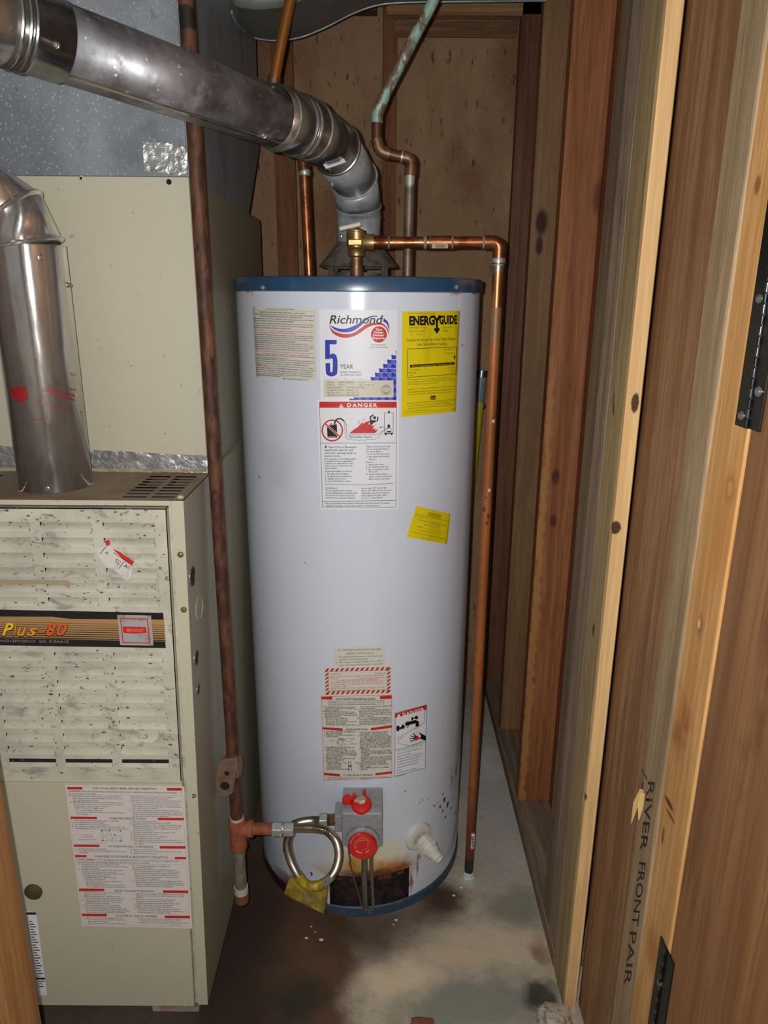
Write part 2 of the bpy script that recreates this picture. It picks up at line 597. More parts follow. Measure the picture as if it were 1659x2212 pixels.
board(-0.07, -0.03, YB - 0.06, YB - 0.04, P(800, 38, Y=YB).z, P(800, 5, Y=YB).z, wm_deep, wb, 'blocking')

# ---- right wall framing
wr = empty('wall_right', (XR, 1.9, 0), 'wall of open stud framing to the right of heater', kind='structure')
def kspot(px, py, X=None, Y=None, r=(0.01, 0.012, 0.016), col='#3b1c10', am=0.95, soft=0.5, wob=0.0015):
    c = P(px, py, X=X, Y=Y)
    return (c, r, C(col), am, soft, wob)
board(XR + 0.10, XR + 0.115, 1.2, 2.55, 0.0, 2.62, wood('sheathing_board', C('#8a5636'), C('#62381f')), wr, 'sheathing', 0)
board(XR, XR + 0.10, 1.275, 2.53, 0.0, 0.04, wood('bottom_plate', C('#94806a'), C('#5f4d3d'), 'y', rough=0.8), wr, 'bottom_plate')
board(XR + 0.005, XR + 0.10, 2.455, 2.495, 0.04, 2.6, wood('corner_stud', C('#8a5b40'), C('#533225')), wr)
board(XR + 0.012, XR + 0.10, 2.15, 2.19, 0.04, 2.6, wood('third_stud', C('#9d7650'), C('#6d4c30'), spots=[kspot(1170, 480, Y=2.15, r=(.02, .02, .04)), kspot(1165, 530, Y=2.15, r=(.012, .02, .03))]), wr)
board(XR + 0.008, XR + 0.10, 1.785, 1.825, 0.04, 2.6, wood('second_stud', C('#a56b43'), C('#743f21'), spots=[
    kspot(1200, 1030, Y=1.785, r=(.012, .02, .025), am=.8), kspot(1195, 1125, Y=1.785, r=(.01, .02, .02), am=.8), kspot(1305, 425, Y=1.785, r=(.03, .02, .05), am=.7, col='#4a1f10'),
    kspot(1152, 1380, Y=1.785, r=(.012, .05, .9), col='#bb894f', am=.6, soft=.5, wob=.01)]), wr)
grey1 = wood('weathered_grey_stud', C('#a38f78'), C('#6f5c49'), streak=C('#2e241c'), rough=0.8)
grey2 = wood('weathered_brown_stud', C('#8d7860'), C('#5a4838'), streak=C('#2a2018'), rough=0.8, grain=1.25)
board(XR + 0.004, XR + 0.06, 1.341, 1.412, 0.04, 2.6, grey2, wr)
board(XR + 0.001, XR + 0.06, 1.268, 1.338, 0.04, 2.6, grey1, wr)
jamb_spots = [kspot(1329, 1140, Y=1.171, r=(.011, .01, .013), soft=.3), kspot(1372, 870, Y=1.171, r=(.007, .01, .018), soft=.3),
              kspot(1259, 1722, Y=1.171, r=(.009, .01, .013), soft=.4), kspot(1282, 1360, X=XR, r=(.01, .008, .015), col='#4a3a22'),
              kspot(1325, 865, X=XR, r=(.01, .003, .02), col='#2b2011'), kspot(1326, 885, X=XR, r=(.01, .004, .012), col='#2b2011'),
              kspot(1272, 1500, X=XR, r=(.01, .002, .12), col='#6b4a24', am=.8)]
board(XR, XR + 0.030, 1.182, 1.266, 0.0, 2.62, wood('greenish_treated_stud', C('#b39c70'), C('#7f6a46'), spots=jamb_spots, rough=0.65, streak=C('#5d4c30')), wr)
board(XR, XR + 0.0245, 1.171, 1.1815, 0.0, 2.62, wood('new_pine_strip', C('#e6be84'), C('#c79c68'), spots=jamb_spots, rough=0.55), wr, 'edge_strip', 0.001)
tr1 = board(0.425, 0.445, 0.985, 1.187, 0.0, 2.62, wood('brown_casing', C('#a17a55'), C('#6f4b2e'), grain=1.0, streak=C('#b08c66')), None, 'trim_1', 0.002)
tag(tr1, 'wide brown stained casing board beside the pale pine stud', 'board', kind='structure')
tr2 = board(0.417, 0.455, 0.915, 0.990, 0.0, 2.62, wood('rough_jamb', C('#ab9270'), C('#7c6548'), rough=0.85, spots=[
    kspot(1450, 1000, X=.417, r=(.02, .04, .12), col='#7d6a58', am=.8, soft=.8, wob=.03)]), None, 'trim_2', 0.004)
tag(tr2, 'rough grey brown framing stud with pencilled writing beside the golden jamb', 'board', kind='structure')
tr3 = board(0.420, 0.455, 0.828, 0.916, 0.0, 2.62, wood('golden_jamb', C('#d9a668'), C('#b07c44'), spots=[
    kspot(1577, 1056, X=.42, r=(.02, .016, .022), col='#7a4a24', am=.7, soft=.9), kspot(1577, 1056, X=.42, r=(.02, .0075, .0105), col='#c69a62', am=.95, soft=.3),
    kspot(1512, 1352, X=.42, r=(.02, .012, .02), col='#8a5a30', am=.75, soft=.9), kspot(1510, 1348, X=.42, r=(.02, .005, .008), col='#e0bd8c', am=.9, soft=.5),
    kspot(1560, 1150, X=.42, r=(.02, .03, .10), col='#b5732f', am=.6, soft=.9), kspot(1470, 1560, X=.42, r=(.02, .03, .06), col='#8a4f20', am=.75, soft=.8, wob=.03),
    kspot(1445, 1735, X=.42, r=(.02, .02, .006), col='#4a2412', am=.9), kspot(1448, 1762, X=.42, r=(.02, .02, .004), col='#5d3016', am=.8),
    kspot(1432, 1805, X=.42, r=(.02, .005, .02), col='#6b3a1c', am=.8), kspot(1636, 400, X=.42, r=(.02, .008, .012), col='#8a5a34', am=.9),
    kspot(1410, 2050, X=.42, r=(.02, .03, .05), col='#9a5c28', am=.6, soft=.9)], rough=0.5), None, 'trim_3', 0.002)
tag(tr3, 'golden knotty pine door jamb carrying the black hinge', 'door jamb', kind='structure')

# handwriting down the rough jamb
pal = {}
def palette(**kw):
    for k, v in kw.items():
        pal[k] = mat('print_' + k, C(v), 0.45)
palette(k='#1c1a1c', r='#c4261c', b='#2430a8', w='#eceae4', n='#22304e', g='#8f8f8c', y='#d8c81c', lb='#5566cc', pk='#e38a80', dr='#8f1f1c', d='#111214', br='#3a3020', o='#d85a1e', go='#e0901c', yy='#ecc022', tan='#a88052', cr='#cfc8b4', gr='#6f7078')
ik = Ink(plane_x(0.417), 0, 0, 1.0)
for s, x, y, h, w in (('RIVER', 1400, 1688, 15, 150), ('FRONT', 1381, 1862, 15, 138), ('PAIR', 1361, 2012, 15, 116)):
    ik.T(x, y, h, s, 'd', w=w, ang=97, bold=0.004, res=4)
ik.S([(1386, 1662), (1397, 1683)], 2.2, 'd'); ik.S([(1389, 1690), (1387, 1704)], 2.2, 'd')
ik.build(tr2, pal, step=0)
mb = MB()
for (pts) in (((1386, 1708), (1374, 1735), (1364, 1778)), ((1388, 1712), (1384, 1740), (1380, 1772))):
    q = [P(a, b, X=.411 - .004 * i) for i, (a, b) in enumerate(pts)]
    mb.tube(q, [0.004, 0.005, 0.0008], 6)
mb.build('splinter', wood('fresh_splinter', C('#d8b374'), C('#b98f54')), tr2)

# ---- door with its long black hinge, folded back against the near side
dr = empty('door_1', (0.44, 0.5, 0), 'brown stained wooden door swung open on black hinges', kind='structure')
board(0.421, 0.456, 0.02, 0.824, 0.012, 2.60, wood('brown_door', C('#8f6540'), C('#6d4729'), grain=0.5, rough=0.5, spots=[
    kspot(1640, 1500, X=.42, r=(.02, .02, .2), col='#5f3a1d', am=.6, soft=.9, wob=.03)]), dr, 'slab', 0.002)
black_m = mat('black_metal', C('#17181a'), 0.35, 0.4, bump=((300, 300, 300), 0.2, 0.0006))
chrome_m = mat('screw_steel', C('#a09a90'), 0.3, 0.8)
def hinge(z0, z1, knuckle=0.8265, leaf=0.030):
    h = MB().box(0.4175, 0.4195, knuckle, knuckle + leaf, z0, z1).build('hinge', black_m, dr, smooth=False, bevel=0.0006, label='black steel strip hinge leaf on the golden jamb')
    MB().box(0.4180, 0.4205, knuckle - 0.027, knuckle, z0 + 0.001, z1).build('hinge_leaf', black_m, h, smooth=False, bevel=0.0006)
    n = int((z1 - z0) / 0.0115)
    km = mat('worn_hinge_steel', C('#4c4a48'), 0.3, 0.8)
    for i in range(n):
        za = z0 + 0.002 + i * 0.0115
        MB().lathe([(0.0026, 0), (0.0026, 0.0095)], Vector((0.4165, knuckle, za)), seg=10).build('knuckle', km if i % 2 else black_m, h)
    return h
hz0 = P(1589, 918, X=0.418).z
h1 = hinge(hz0, hz0 + 0.36)
for (a, b) in ((1603, 898), (1642, 645)):
    screw(h1, P(a, b, X=0.4175), (-1, 0, 0), 0.0042, chrome_m)
screw(h1, P(1640, 846, X=0.4178), (-1, 0, 0), 0.0048, chrome_m)
hz1 = P(1432, 2032, X=0.418).z
h2 = hinge(hz1 - 0.30, hz1, 0.832, 0.022)
screw(h2, P(1426, 2122, X=0.4175), (-1, 0, 0), 0.0045, chrome_m)

# ---- left jamb, ceiling, side wall behind the furnace
lj = board(-0.535, -0.490, 0.66, 0.79, 0.0, 2.62, wood('left_jamb_wood', C('#a87a4a'), C('#7a522d'), grain=0.6), None, 'trim_4', 0.003)
tag(lj, 'brown wooden door jamb standing in front of the furnace', 'door jamb', kind='structure')
wl = board(-1.05, -1.0, 0.66, 2.55, 0.0, 2.62, wm_deep, None, 'wall_left', 0)
tag(wl, 'dark wooden wall behind the furnace side', 'wall', kind='structure')
ce = empty('ceiling', (0, 1.7, 2.62), 'dark wooden ceiling deck above the ducts', kind='structure')
for i in range(9):
    y0 = 0.66 + i * 0.22
    board(-1.05, 0.56, y0, y0 + 0.216, 2.62, 2.64, wm_deep, ce, 'plank', 0.001)
for x in (-0.9, -0.55):
    board(x, x + 0.04, 0.9, 2.5, 2.50, 2.62, wm_deep, ce, 'joist', 0.002)

# ================================================================== water heater
SC = cyl_surface(HX, HY, HR)
def hth(p):
    return math.atan2(p.x - HX, -(p.y - HY))
ZT = P(771, 597, Y=HY - HR - .004).z
ZB = P(771, 628, Y=HY - HR).z
heater = empty('water_heater', (HX, HY, 0), 'tall white cylindrical gas water heater with blue bands and paper labels', 'water heater')
def sp(px, py, r, col, am=0.9, soft=0.8, wob=0.01):
    return (SC(px, py), r, C(col), am, soft, wob)
rust = [
    sp(795, 1855, (.12, .09, .06), '#e3d3a0', .85, .9, .02), sp(800, 1880, (.115, .09, .028), '#c08a35', .85, .9, .02), sp(860, 1878, (.055, .09, .032), '#a8691c', .95, .85, .015), sp(770, 1868, (.05, .09, .04), '#c8902f', .85, .9, .015), sp(905, 1940, (.02, .09, .03), '#b98a45', .7, .9, .012), sp(620, 1905, (.06, .09, .03), '#4a2412', .85, .5, .01), sp(980, 1895, (.03, .09, .025), '#5a2c14', .9, .6, .01), sp(625, 1915, (.045, .09, .02), '#3a1c10', .9, .6, .012), sp(760, 1868, (.012, .05, .03), '#a8741f', .6, .9, .01),
    sp(820, 1880, (.012, .05, .028), '#a06a22', .7, .9, .01), sp(866, 1876, (.03, .05, .018), '#8a5218', .85, .7, .012),
    sp(800, 1890, (.105, .05, .016), '#5c3013', .95, .7, .010), sp(730, 1893, (.03, .05, .012), '#4a2410', .95, .7, .012),
    sp(888, 1905, (.006, .05, .04), '#8a5520', .85, .8, .006), sp(700, 1880, (.04, .05, .02), '#c8a468', .6, .9, .015),
    sp(902, 1870, (.003, .05, .038), '#9a5f22', .85, .8, .003), sp(905, 1850, (.006, .05, .012), '#7d4414', .7, .9, .004),
    sp(800, 1972, (.13, .05, .004), '#7a3f18', .7, .8, .006), sp(640, 1925, (.05, .05, .008), '#5a2c14', .9, .7, .008),
    sp(940, 1925, (.06, .06, .006), '#7a3f18', .8, .8, .006), sp(718, 1940, (.008, .05, .04), '#d9c39a', .8, .8, .006),
    sp(535, 629, (.010, .05, .004), '#b5702a', .9, .8, .003), sp(985, 634, (.016, .05, .004), '#b5702a', .7, .8, .003),
    sp(545, 635, (.003, .05, .010), '#c99a5c', .7, .9, .003), sp(1025, 634, (.010, .05, .003), '#8a4a1c', .8, .8, .003),
    sp(976, 1680, (.004, .05, .03), '#9a8a62', .9, .7, .006), sp(985, 1665, (.005, .05, .02), '#8a7a55', .9, .7, .006),
    sp(600, 1010, (.05, .08, .06), '#c2c0c2', .5, .9, .02), sp(700, 1750, (.1, .08, .10), '#b9bac8', .45, .9, .03),
    sp(600, 1880, (.05, .08, .10), '#b0b2c4', .5, .9, .03)]
for (a, b, rz) in ((938, 1741, .005), (951, 1742, .007), (956, 1752, .006), (960, 1728, .009), (945, 1735, .004), (975, 1745, .006), (967, 1738, .010), (980, 1725, .005), (925, 1727, .003),
                   (962, 1765, .006), (906, 1733, .003), (912, 1728, .004), (876, 1709, .0025), (984, 1755, .008), (957, 1715, .005), (673, 1888, .007), (692, 1856, .002), (698, 1863, .002), (611, 1838, .003),
                   (999, 745, .002), (560, 1030, .003), (583, 1050, .002), (867, 1505, .0015), (886, 1505, .0015), (660, 1215, .002), (905, 1145, .001)):
    rust.append(sp(a, b, (rz * .45, .02, rz), '#3c2114', .95, .5, .002))
enamel = mat('white_enamel', C('#d3d9e4'), 0.16, 0, [(C('#c8c9d3'), (2, 2, 1.3), .45, .75, .5, 4.0)], rust, bump=((3, 3, 2), 0.06, 0.004), spec=0.5)
# body with the burner opening left out
th0, th1 = hth(SC(712, 1925)), hth(SC(883, 1925))
hz_t, hz_b = SC(797, 1893).z, SC(797, 1970).z
ths = sorted(set([-math.pi + 2 * math.pi * i / 120 for i in range(120)] + [th0, th1]))
zs = sorted(set([0.022, hz_b, hz_t] + [0.1 + (ZB - 0.1 + .004) * i / 8 for i in range(9)]))
mb = MB(); n = len(ths)
for z in zs:
    for t in ths:
        mb.v.append(Vector((HX + HR * math.sin(t), HY - HR * math.cos(t), z)))
for i in range(len(zs) - 1):
    zc = (zs[i] + zs[i + 1]) / 2
    for j in range(n):
        k = (j + 1) % n
        tc = (ths[j] + ths[k]) / 2 if k else math.pi
        if th0 - 1e-6 < tc < th1 + 1e-6 and hz_b < zc < hz_t:
            continue
        mb.f.append((i * n + j, i * n + k, (i + 1) * n + k, (i + 1) * n + j))
mb.build('tank_jacket', enamel, heater)
# sooty burner chamber behind the opening
soot = mat('rusted_burner_chamber', C('#33241f'), 0.8, 0.1, [(C('#160f0e'), (30, 30, 45), .4, .6, .9, 6.0), (C('#6b3a1d'), (22, 22, 40), .6, .72, .9, 5.0), (C('#524848'), (45, 45, 60), .6, .75, .6, 4.0)], bump=((55, 55, 70), .8, .012))
mb = MB()
def hp(t, z, r):
    return Vector((HX + r * math.sin(t), HY - r * math.cos(t), z))
m = 14
rows = [(HR - .001, hz_b), (HR - .028, hz_b + .004), (HR - .036, (hz_b * 2 + hz_t) / 3), (HR - .03, (hz_b + hz_t * 2) / 3), (HR - .026, hz_t - .003), (HR - .001, hz_t)]
grid = [[hp(th0 + (th1 - th0) * j / m, z + (random.uniform(-.003, .003) if 0 < q < 5 else 0), r + (random.uniform(-.004, .004) if 0 < q < 5 else 0)) for j in range(m + 1)] for q, (r, z) in enumerate(rows)]
mb.rings(grid, False, False, closed=False)
for t in (th0, th1):
    mb.f.append(tuple(range(len(mb.v), len(mb.v) + 4)))
    mb.v += [hp(t, hz_b, HR - .001), hp(t, hz_b, HR - .04), hp(t, hz_t, HR - .04), hp(t, hz_t, HR - .001)]
mb.build('burner_opening', soot, heater)
# peeled paint rags and flakes round the opening
mb = MB()
for i in range(26):
    t = th0 + (th1 - th0) * random.random(); z = hz_t + random.uniform(-.012, .002)
    w = random.uniform(.003, .009); c = hp(t, z, HR - .002)
    mb.f.append(tuple(range(len(mb.v), len(mb.v) + 4)))
    a = Vector((math.cos(t), math.sin(t), 0)); d = Vector((0, 0, -1)) * random.uniform(.004, .012) + Vector((0, random.uniform(-.002, .006), 0))
    mb.v += [c - a * w, c + a * w, c + a * w * .5 + d, c - a * w * .6 + d]
mb.build('rust_flakes', mat('rust_flake', C('#4a2412'), .85, 0, [(C('#7d4a20'), (200, 200, 200), .5, .6, .8)]), heater, smooth=False, kind='stuff')
blue = mat('blue_band', C('#2b4c69'), 0.28, 0, [(C('#38597a'), (12, 12, 12), .5, .7, .5)], [sp(520, 604, (.03, .08, .01), '#8a7f74', .5, .9, .01), sp(1010, 606, (.04, .08, .01), '#8a7f74', .5, .9, .01)], spec=.6)
mb = MB()
O = Vector((HX, HY, 0))
mb.lathe([(HR, ZB - .002), (HR + .0035, ZB), (HR + .004, ZT - .004), (HR + .002, ZT), (HR - .012, ZT + .0015), (0.09, ZT + .004), (.002, ZT + .004)], O, seg=120, cap0=False)
top = mb.build('top_pan', blue, heater)
dust = mat('dusty_top', C('#6d6257'), .9)
blue2 = mat('blue_base_ring', C('#344c60'), 0.5, 0, [(C('#6a7886'), (60, 60, 60), .55, .7, .5)], [
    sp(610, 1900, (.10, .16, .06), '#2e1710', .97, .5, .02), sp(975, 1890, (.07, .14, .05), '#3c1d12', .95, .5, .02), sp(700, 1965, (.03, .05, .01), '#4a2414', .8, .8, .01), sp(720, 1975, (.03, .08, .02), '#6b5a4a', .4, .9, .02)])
MB().lathe([(HR - .02, .0), (HR + .002, .0), (HR + .003, .004), (HR + .003, .026), (HR + .0005, .029)], O, seg=120, cap0=False, cap1=False).build('base_ring', blue2, heater)
MB().lathe([(HR - .015, .003), (HR - .015, .02)], O, seg=60).build('base_plate', soot, heater)
steel = mat('galvanised_steel', C('#a4a8a8'), .38, .85, [(C('#6f7376'), (40, 40, 40), .45, .65, .6, 4.0), (C('#c9cccb'), (120, 120, 120), .55, .7, .4)], rnoise=((60, 60, 60), .28, .5))
for (a, b) in ((568, 621), (986, 620)):
    c = cyl_surface(HX, HY, HR + .004)(a, b)
    screw(top, c, c - Vector((HX, HY, c.z)), .0036, mat('pale_screw', C('#9fb0b8'), .4, .5))

# ---- paper labels
paper = mat('label_paper', C('#e1e2e6'), .45)
cream = mat('label_cream', C('#d6d3c6'), .5)
yellow = mat('label_yellow', C('#e3cc10'), .35, 0, [(C('#cbb00a'), (14, 14, 3), .55, .62, .5, 1.0)])
def cpx(x0, y0, sc, pts):
    return [(x0 + a * sc, y0 + b * sc) for a, b in pts]

# brand label
x0, y0, sc = 680, 660, 190 / 1659
lb = patch(SC, cpx(x0, y0, sc, [(80, 75), (1555, 85), (1545, 1785), (110, 1790)]), 'brand_label', paper, heater)
lb['label'] = 'white brand label with red and blue swoosh'
ik = Ink(SC, x0, y0, sc)
ik.band([(265, 358), (420, 425), (560, 440), (700, 400), (840, 330), (960, 240), (1080, 195), (1180, 195)], [(265, 360), (400, 470), (560, 505), (720, 480), (870, 380), (980, 270), (1090, 215), (1180, 210)], 'b', 1)
ik.band([(1300, 235), (1370, 300), (1402, 390), (1410, 480)], [(1290, 300), (1350, 340), (1385, 410), (1408, 482)], 'b', 1)
ik.band([(265, 385), (380, 490), (550, 535), (720, 520), (860, 430), (980, 350), (1120, 330), (1260, 330), (1350, 400), (1390, 480), (1372, 610)], [(265, 388), (350, 530), (520, 605), (700, 590), (850, 520), (990, 420), (1120, 370), (1250, 380), (1330, 440), (1375, 500), (1368, 612)], 'r', 2)
ik.T(275, 340, 165, 'Richmond', 'd', w=1015, shear=.22, bold=.012, layer=3, res=3)
ik.O(1208, 540, 172, 178, 'w', 3); ik.O(1208, 545, 150, 155, 'r', 4)
for s, y, w in (('The', 475, 125), ('Water', 525, 190), ('Heater', 578, 215), ('Experts', 632, 235)):
    ik.T(1206, y, 42, s, 'w', w=w, al='C', bold=.03, layer=5, res=2)
ik.T(1195, 757, 27, 'FOR ASSISTANCE', 'k', w=280, al='C'); ik.T(1203, 802, 27, 'CALL 1-800-HEATERS', 'k', w=350, al='C')
ik.Q([(195, 650), (412, 650), (412, 732), (280, 732), (285, 925), (200, 1010)], 'b', 2)
ik.R(195, 650, 282, 1010, 'b', 1); ik.R(205, 985, 282, 1010, 'b', 2)
ik.band([(278, 932), (340, 905), (400, 935), (425, 1020), (428, 1100), (426, 1220), (410, 1300), (315, 1338), (225, 1300), (205, 1200), (203, 1085)], [(290, 1010), (318, 995), (335, 1010), (340, 1050), (340, 1110), (338, 1200), (330, 1250), (312, 1262), (295, 1248), (290, 1190), (288, 1085)], 'b', 1)
ik.T(475, 1193, 88, 'YEAR', 'k', w=250, res=2)
ik.T(475, 1275, 38, 'LIMITED WARRANTY', 'k', w=400); ik.T(475, 1328, 38, 'ON TANK AND PARTS', 'k', w=408)
ik.T(182, 1395, 12, 'RICHMOND MANUFACTURING CO.', 'k', w=285); ik.T(540, 1395, 12, 'DESIGN', 'k', w=70); ik.T(697, 1396, 12, 'MONTGOMERY, ALABAMA', 'k', w=250)
# blue stepped chequer
rows_ = [(1520, 845), (1442, 930), (1362, 1015), (1285, 1097), (1208, 1182), (1130, 1262), (1050, 1343)]
for i, (xa, ya) in enumerate(rows_):
    x = xa; j = 0
    while x < 1535:
        xb = min(x + 79, 1538)
        ik.Q([(x, ya), (xb, ya + 14), (xb, ya + 84), (x + (12 if j == 0 else 0), ya + 82)], 'b' if j % 2 == 0 else 'lb', 1); j += 1
        x += 79
for j in range(5):
    ik.R(1485, 1410 + j * 75, 1538, 1487 + j * 75, 'b' if j % 2 == 0 else 'lb', 1)
for j in range(11):
    ik.R(735 + j * 73, 1732, 735 + j * 73 + 74, 1782, 'b' if j % 2 == 0 else 'lb', 2)
ik.Q([(655, 1755), (735, 1765), (745, 1785), (660, 1785)], 'b', 1)
ik.R(170, 1412, 1480, 1725, 'cr', 3)
L = 4
for y, parts in ((1465, (('SERIAL NO.', 230, 150), ('RMN0119BA34399', 455, 288), ('R - 6.7', 845, 105))), (1512, (('MODEL NO.', 230, 150), ('8V50 - 2', 462, 116), ('Cap. U.S. Gals.  50', 840, 275))),
                 (1562, (('Input BTUH 38,000', 232, 262), ('TYPE GAS - NATURAL', 608, 335))), (1612, (('Gas PRESS. IN. W.C. - Manifold - 4.0', 236, 582),)),
                 (1657, (('Max. Inlet - 14.0', 236, 235), ('Min. Inlet - 5.0', 608, 230))), (1705, (('ANSI Z21.10.1a-1992 - WATER HEATERS', 236, 605),))):
    for s, x, w in parts:
        ik.T(x, y, 30, s, 'br', w=w, layer=L)
ik.O(1345, 1590, 88, 90, 'br', L, w=6); ik.O(1345, 1590, 55, 58, 'br', L, w=8, a0=200, a1=340); ik.O(1345, 1590, 55, 58, 'br', L, w=9, a0=20, a1=160)
ik.T(1345, 1600, 26, 'AG', 'br', w=45, al='C', layer=L); ik.T(1345, 1530, 16, 'DESIGN', 'br', w=70, al='C', layer=L); ik.T(1345, 1670, 16, 'CERTIFIED', 'br', w=80, al='C', layer=L)
ik.build(lb, pal)

# danger label
x0, y0, sc = 680, 860, 190 / 1659
lb = patch(SC, cpx(x0, y0, sc, [(45, 25), (1590, 25), (1575, 2100), (108, 2110)]), 'danger_label', paper, heater)
lb['label'] = 'white danger label with burning vapour picture'
ik = Ink(SC, x0, y0, sc)
ik.R(85, 68, 1545, 182, 'r')
ik.T(612, 165, 70, 'DANGER', 'w', w=565, bold=.03, layer=2, sp=1.35, res=2)
ik.Q([(460, 178), (500, 100), (542, 178)], 'w', 2); ik.R(494, 125, 506, 158, 'r', 3); ik.R(494, 163, 506, 172, 'r', 3)
ik.S([(90, 182), (145, 2055), (1530, 2060), (1540, 182)], 7, 'n')
ik.S([(112, 850), (1530, 845)], 8, 'n'); ik.S([(198, 1620), (850, 1640), (1483, 1608)], 7, 'n'); ik.S([(145, 1948), (1530, 1932)], 8, 'n')
ik.Q([(228, 520), (415, 495), (425, 750), (240, 745)], 'd', 1)
ik.O(330, 610, 190, 195, 'r', 2, w=26, n=48); ik.S([(195, 480), (480, 735)], 38, 'w', 2); ik.S([(195, 480), (480, 735)], 26, 'r', 3)
ik.T(245, 742, 22, 'FLAMMABLES', 'w', w=170, layer=4)
ik.S([(375, 490), (385, 430), (430, 390), (500, 390), (545, 430)], 26, 'd', 3); ik.R(290, 478, 322, 500, 'd', 1)
for pts in (((530, 420), (565, 460), (560, 540), (575, 620), (580, 700), (600, 755), (700, 785), (800, 790), (930, 790), (1060, 775), (1150, 765), (1230, 700), (1300, 620)),
            ((545, 420), (595, 500), (600, 580), (615, 690), (720, 690), (840, 690), (980, 685), (1120, 690), (1200, 670), (1310, 600))):
    q = smooth_path([Vector((a, b, 0)) for a, b in pts], 6)
    ik.S([(p.x + 6 * math.sin(i * 1.3), p.y + 7 * math.cos(i * 1.3)) for i, p in enumerate(q)], 6, 'n')
ik.T(643, 750, 42, 'Flammable Vapors', 'n', w=437, bold=.01, res=2)
ik.Q([(650, 665), (740, 590), (820, 540), (880, 470), (905, 440), (900, 490), (960, 450), (1040, 425), (1010, 500), (1080, 480), (1075, 530), (1130, 510), (1090, 580), (1150, 570), (1130, 610), (1200, 590), (1140, 660)], 'r')
for pts in (((805, 505), (830, 440), (850, 420), (830, 480)), ((880, 425), (915, 395), (955, 388), (905, 415)), ((940, 440), (945, 415), (960, 425)), ((1140, 510), (1160, 480), (1150, 525)), ((1165, 575), (1190, 545), (1180, 580))):
    ik.Q(pts, 'r')
ik.O(1128, 370, 28, 30, 'd', 3); ik.Q([(1040, 420), (1100, 415), (1190, 430), (1110, 465), (1075, 505), (1035, 470)], 'd', 3)
ik.S([(1060, 425), (1045, 360), (1100, 320)], 26, 'd', 3); ik.S([(1180, 430), (1190, 360)], 22, 'd', 3)
ik.S([(1315, 660), (1315, 280), (1480, 280), (1475, 665)], 8, 'n'); ik.R(1382, 240, 1415, 280, 'd'); ik.Q([(1370, 560), (1378, 490), (1420, 510), (1418, 560)], 'd')
ik.R(1310, 655, 1478, 672, 'd'); ik.R(1325, 672, 1355, 700, 'd'); ik.R(1435, 672, 1465, 695, 'd'); ik.O(1395, 610, 55, 40, 'd', 1, w=7, a0=180, a1=360); ik.R(1360, 620, 1440, 645, 'd')
ik.S([(1360, 605), (1310, 545), (1225, 555)], 9, 'r', 2); ik.Q([(1215, 552), (1250, 535), (1250, 570)], 'r', 2)
ik.Q([(182, 935), (207, 885), (232, 935)], 'n')
ik.para(182, 940, 56, 38, (('', 1), ('liquids will explode and', 535), ('catch fire causing death or', 605), ('severe burns.', 310)), 'n', bold=.012)
ik.T(255, 940, 38, 'Vapors from flammable', 'n', w=537, bold=.012)
ik.para(187, 1160, 43.5, 32, (('Do not use or store flammable', 585), ('products such as gasoline,', 528), ('solvents or adhesives in the', 545), ('same room or area near the', 528), ('water heater.', 240)), 'n', bold=.012)
ik.para(194, 1392, 47, 32, (('Keep flammable products:', 512), ('1. far away from heater,', 448), ('2. in approved containers,', 505), ('3. tightly closed and', 388), ("4. out of children's reach.", 485)), 'n', bold=.012)
ik.para(965, 930, 47, 32, (('Water heater has a main', 465), ('burner and pilot flame.', 432), ('The pilot flame:', 298), ('1. is on all the time and', 440), ('2. will ignite flammable', 440), ('    vapors.', 140)), 'n', bold=.012, ang=-.8)
ik.para(968, 1222, 45.5, 32, (('Vapors:', 148), ('1. cannot be seen,', 345), ('2. are heavier than air,', 425), ('3. go a long way on the', 436), ('    floor and', 170), ('4. can be carried from', 415), ('    other rooms to the pilot', 448), ('    flame by air currents.', 400)), 'n', bold=.012, ang=-1)
ik.para(205, 1708, 46, 32, (('Installation:', 222), ('Do not install water heater', 502), ('where flammable products will', 585), ('be stored or used unless the', 545), ('main burner and pilot flames', 548)), 'n', bold=.012, ang=.7)
ik.para(880, 1716, 46, 32, (('are at least 18" above the', 475), ('floor. This will reduce, but not', 568), ('eliminate, the risk of vapors', 530), ('being ignited by the main', 482), ('burner or pilot flame.', 405)), 'n', bold=.012, ang=-1.5)
ik.T(207, 2003, 34, 'Read and follow water heater warnings and instructions. If owners', 'n', w=1215, ang=-.5, bold=.012); ik.T(207, 2047, 34, 'manual is missing, contact the retailer or manufacturer.', 'n', w=1015, ang=-.3, bold=.012)
ik.build(lb, pal)

# yellow energy label
x0, y0, sc = 860, 660, 200 / 1659
lb = patch(SC, cpx(x0, y0, sc, [(75, 105), (1108, 95), (1035, 1900), (55, 2005)]), 'energy_label', yellow, heater)
lb['label'] = 'yellow energy label with black headline and arrow'
ik = Ink(SC, x0, y0, sc)
ik.T(195, 150, 26, 'Based on standard U.S. Government tests', 'br', w=480, ang=-.2)
ik.T(200, 350, 160, 'ENERG', 'd', w=460, ang=-1.3, bold=.05, res=3); ik.T(740, 330, 150, 'GUIDE', 'd', w=320, ang=-1.3, bold=.05, res=3)
ik.S([(640, 195), (695, 270), (745, 190)], 42, 'd', 1); ik.R(676, 260, 714, 430, 'd', 1); ik.Q([(637, 420), (668, 400), (695, 425), (722, 398), (752, 420), (695, 510)], 'd', 1)
ik.para(190, 415, 57, 34, (('WATER HEATER - NAT GAS', 318), ('Capacity (1st hour rating)', 290)), 'br', ang=-.5); ik.T(232, 530, 34, '72', 'br', w=25); ik.T(332, 530, 34, 'GALLONS', 'br', w=108)
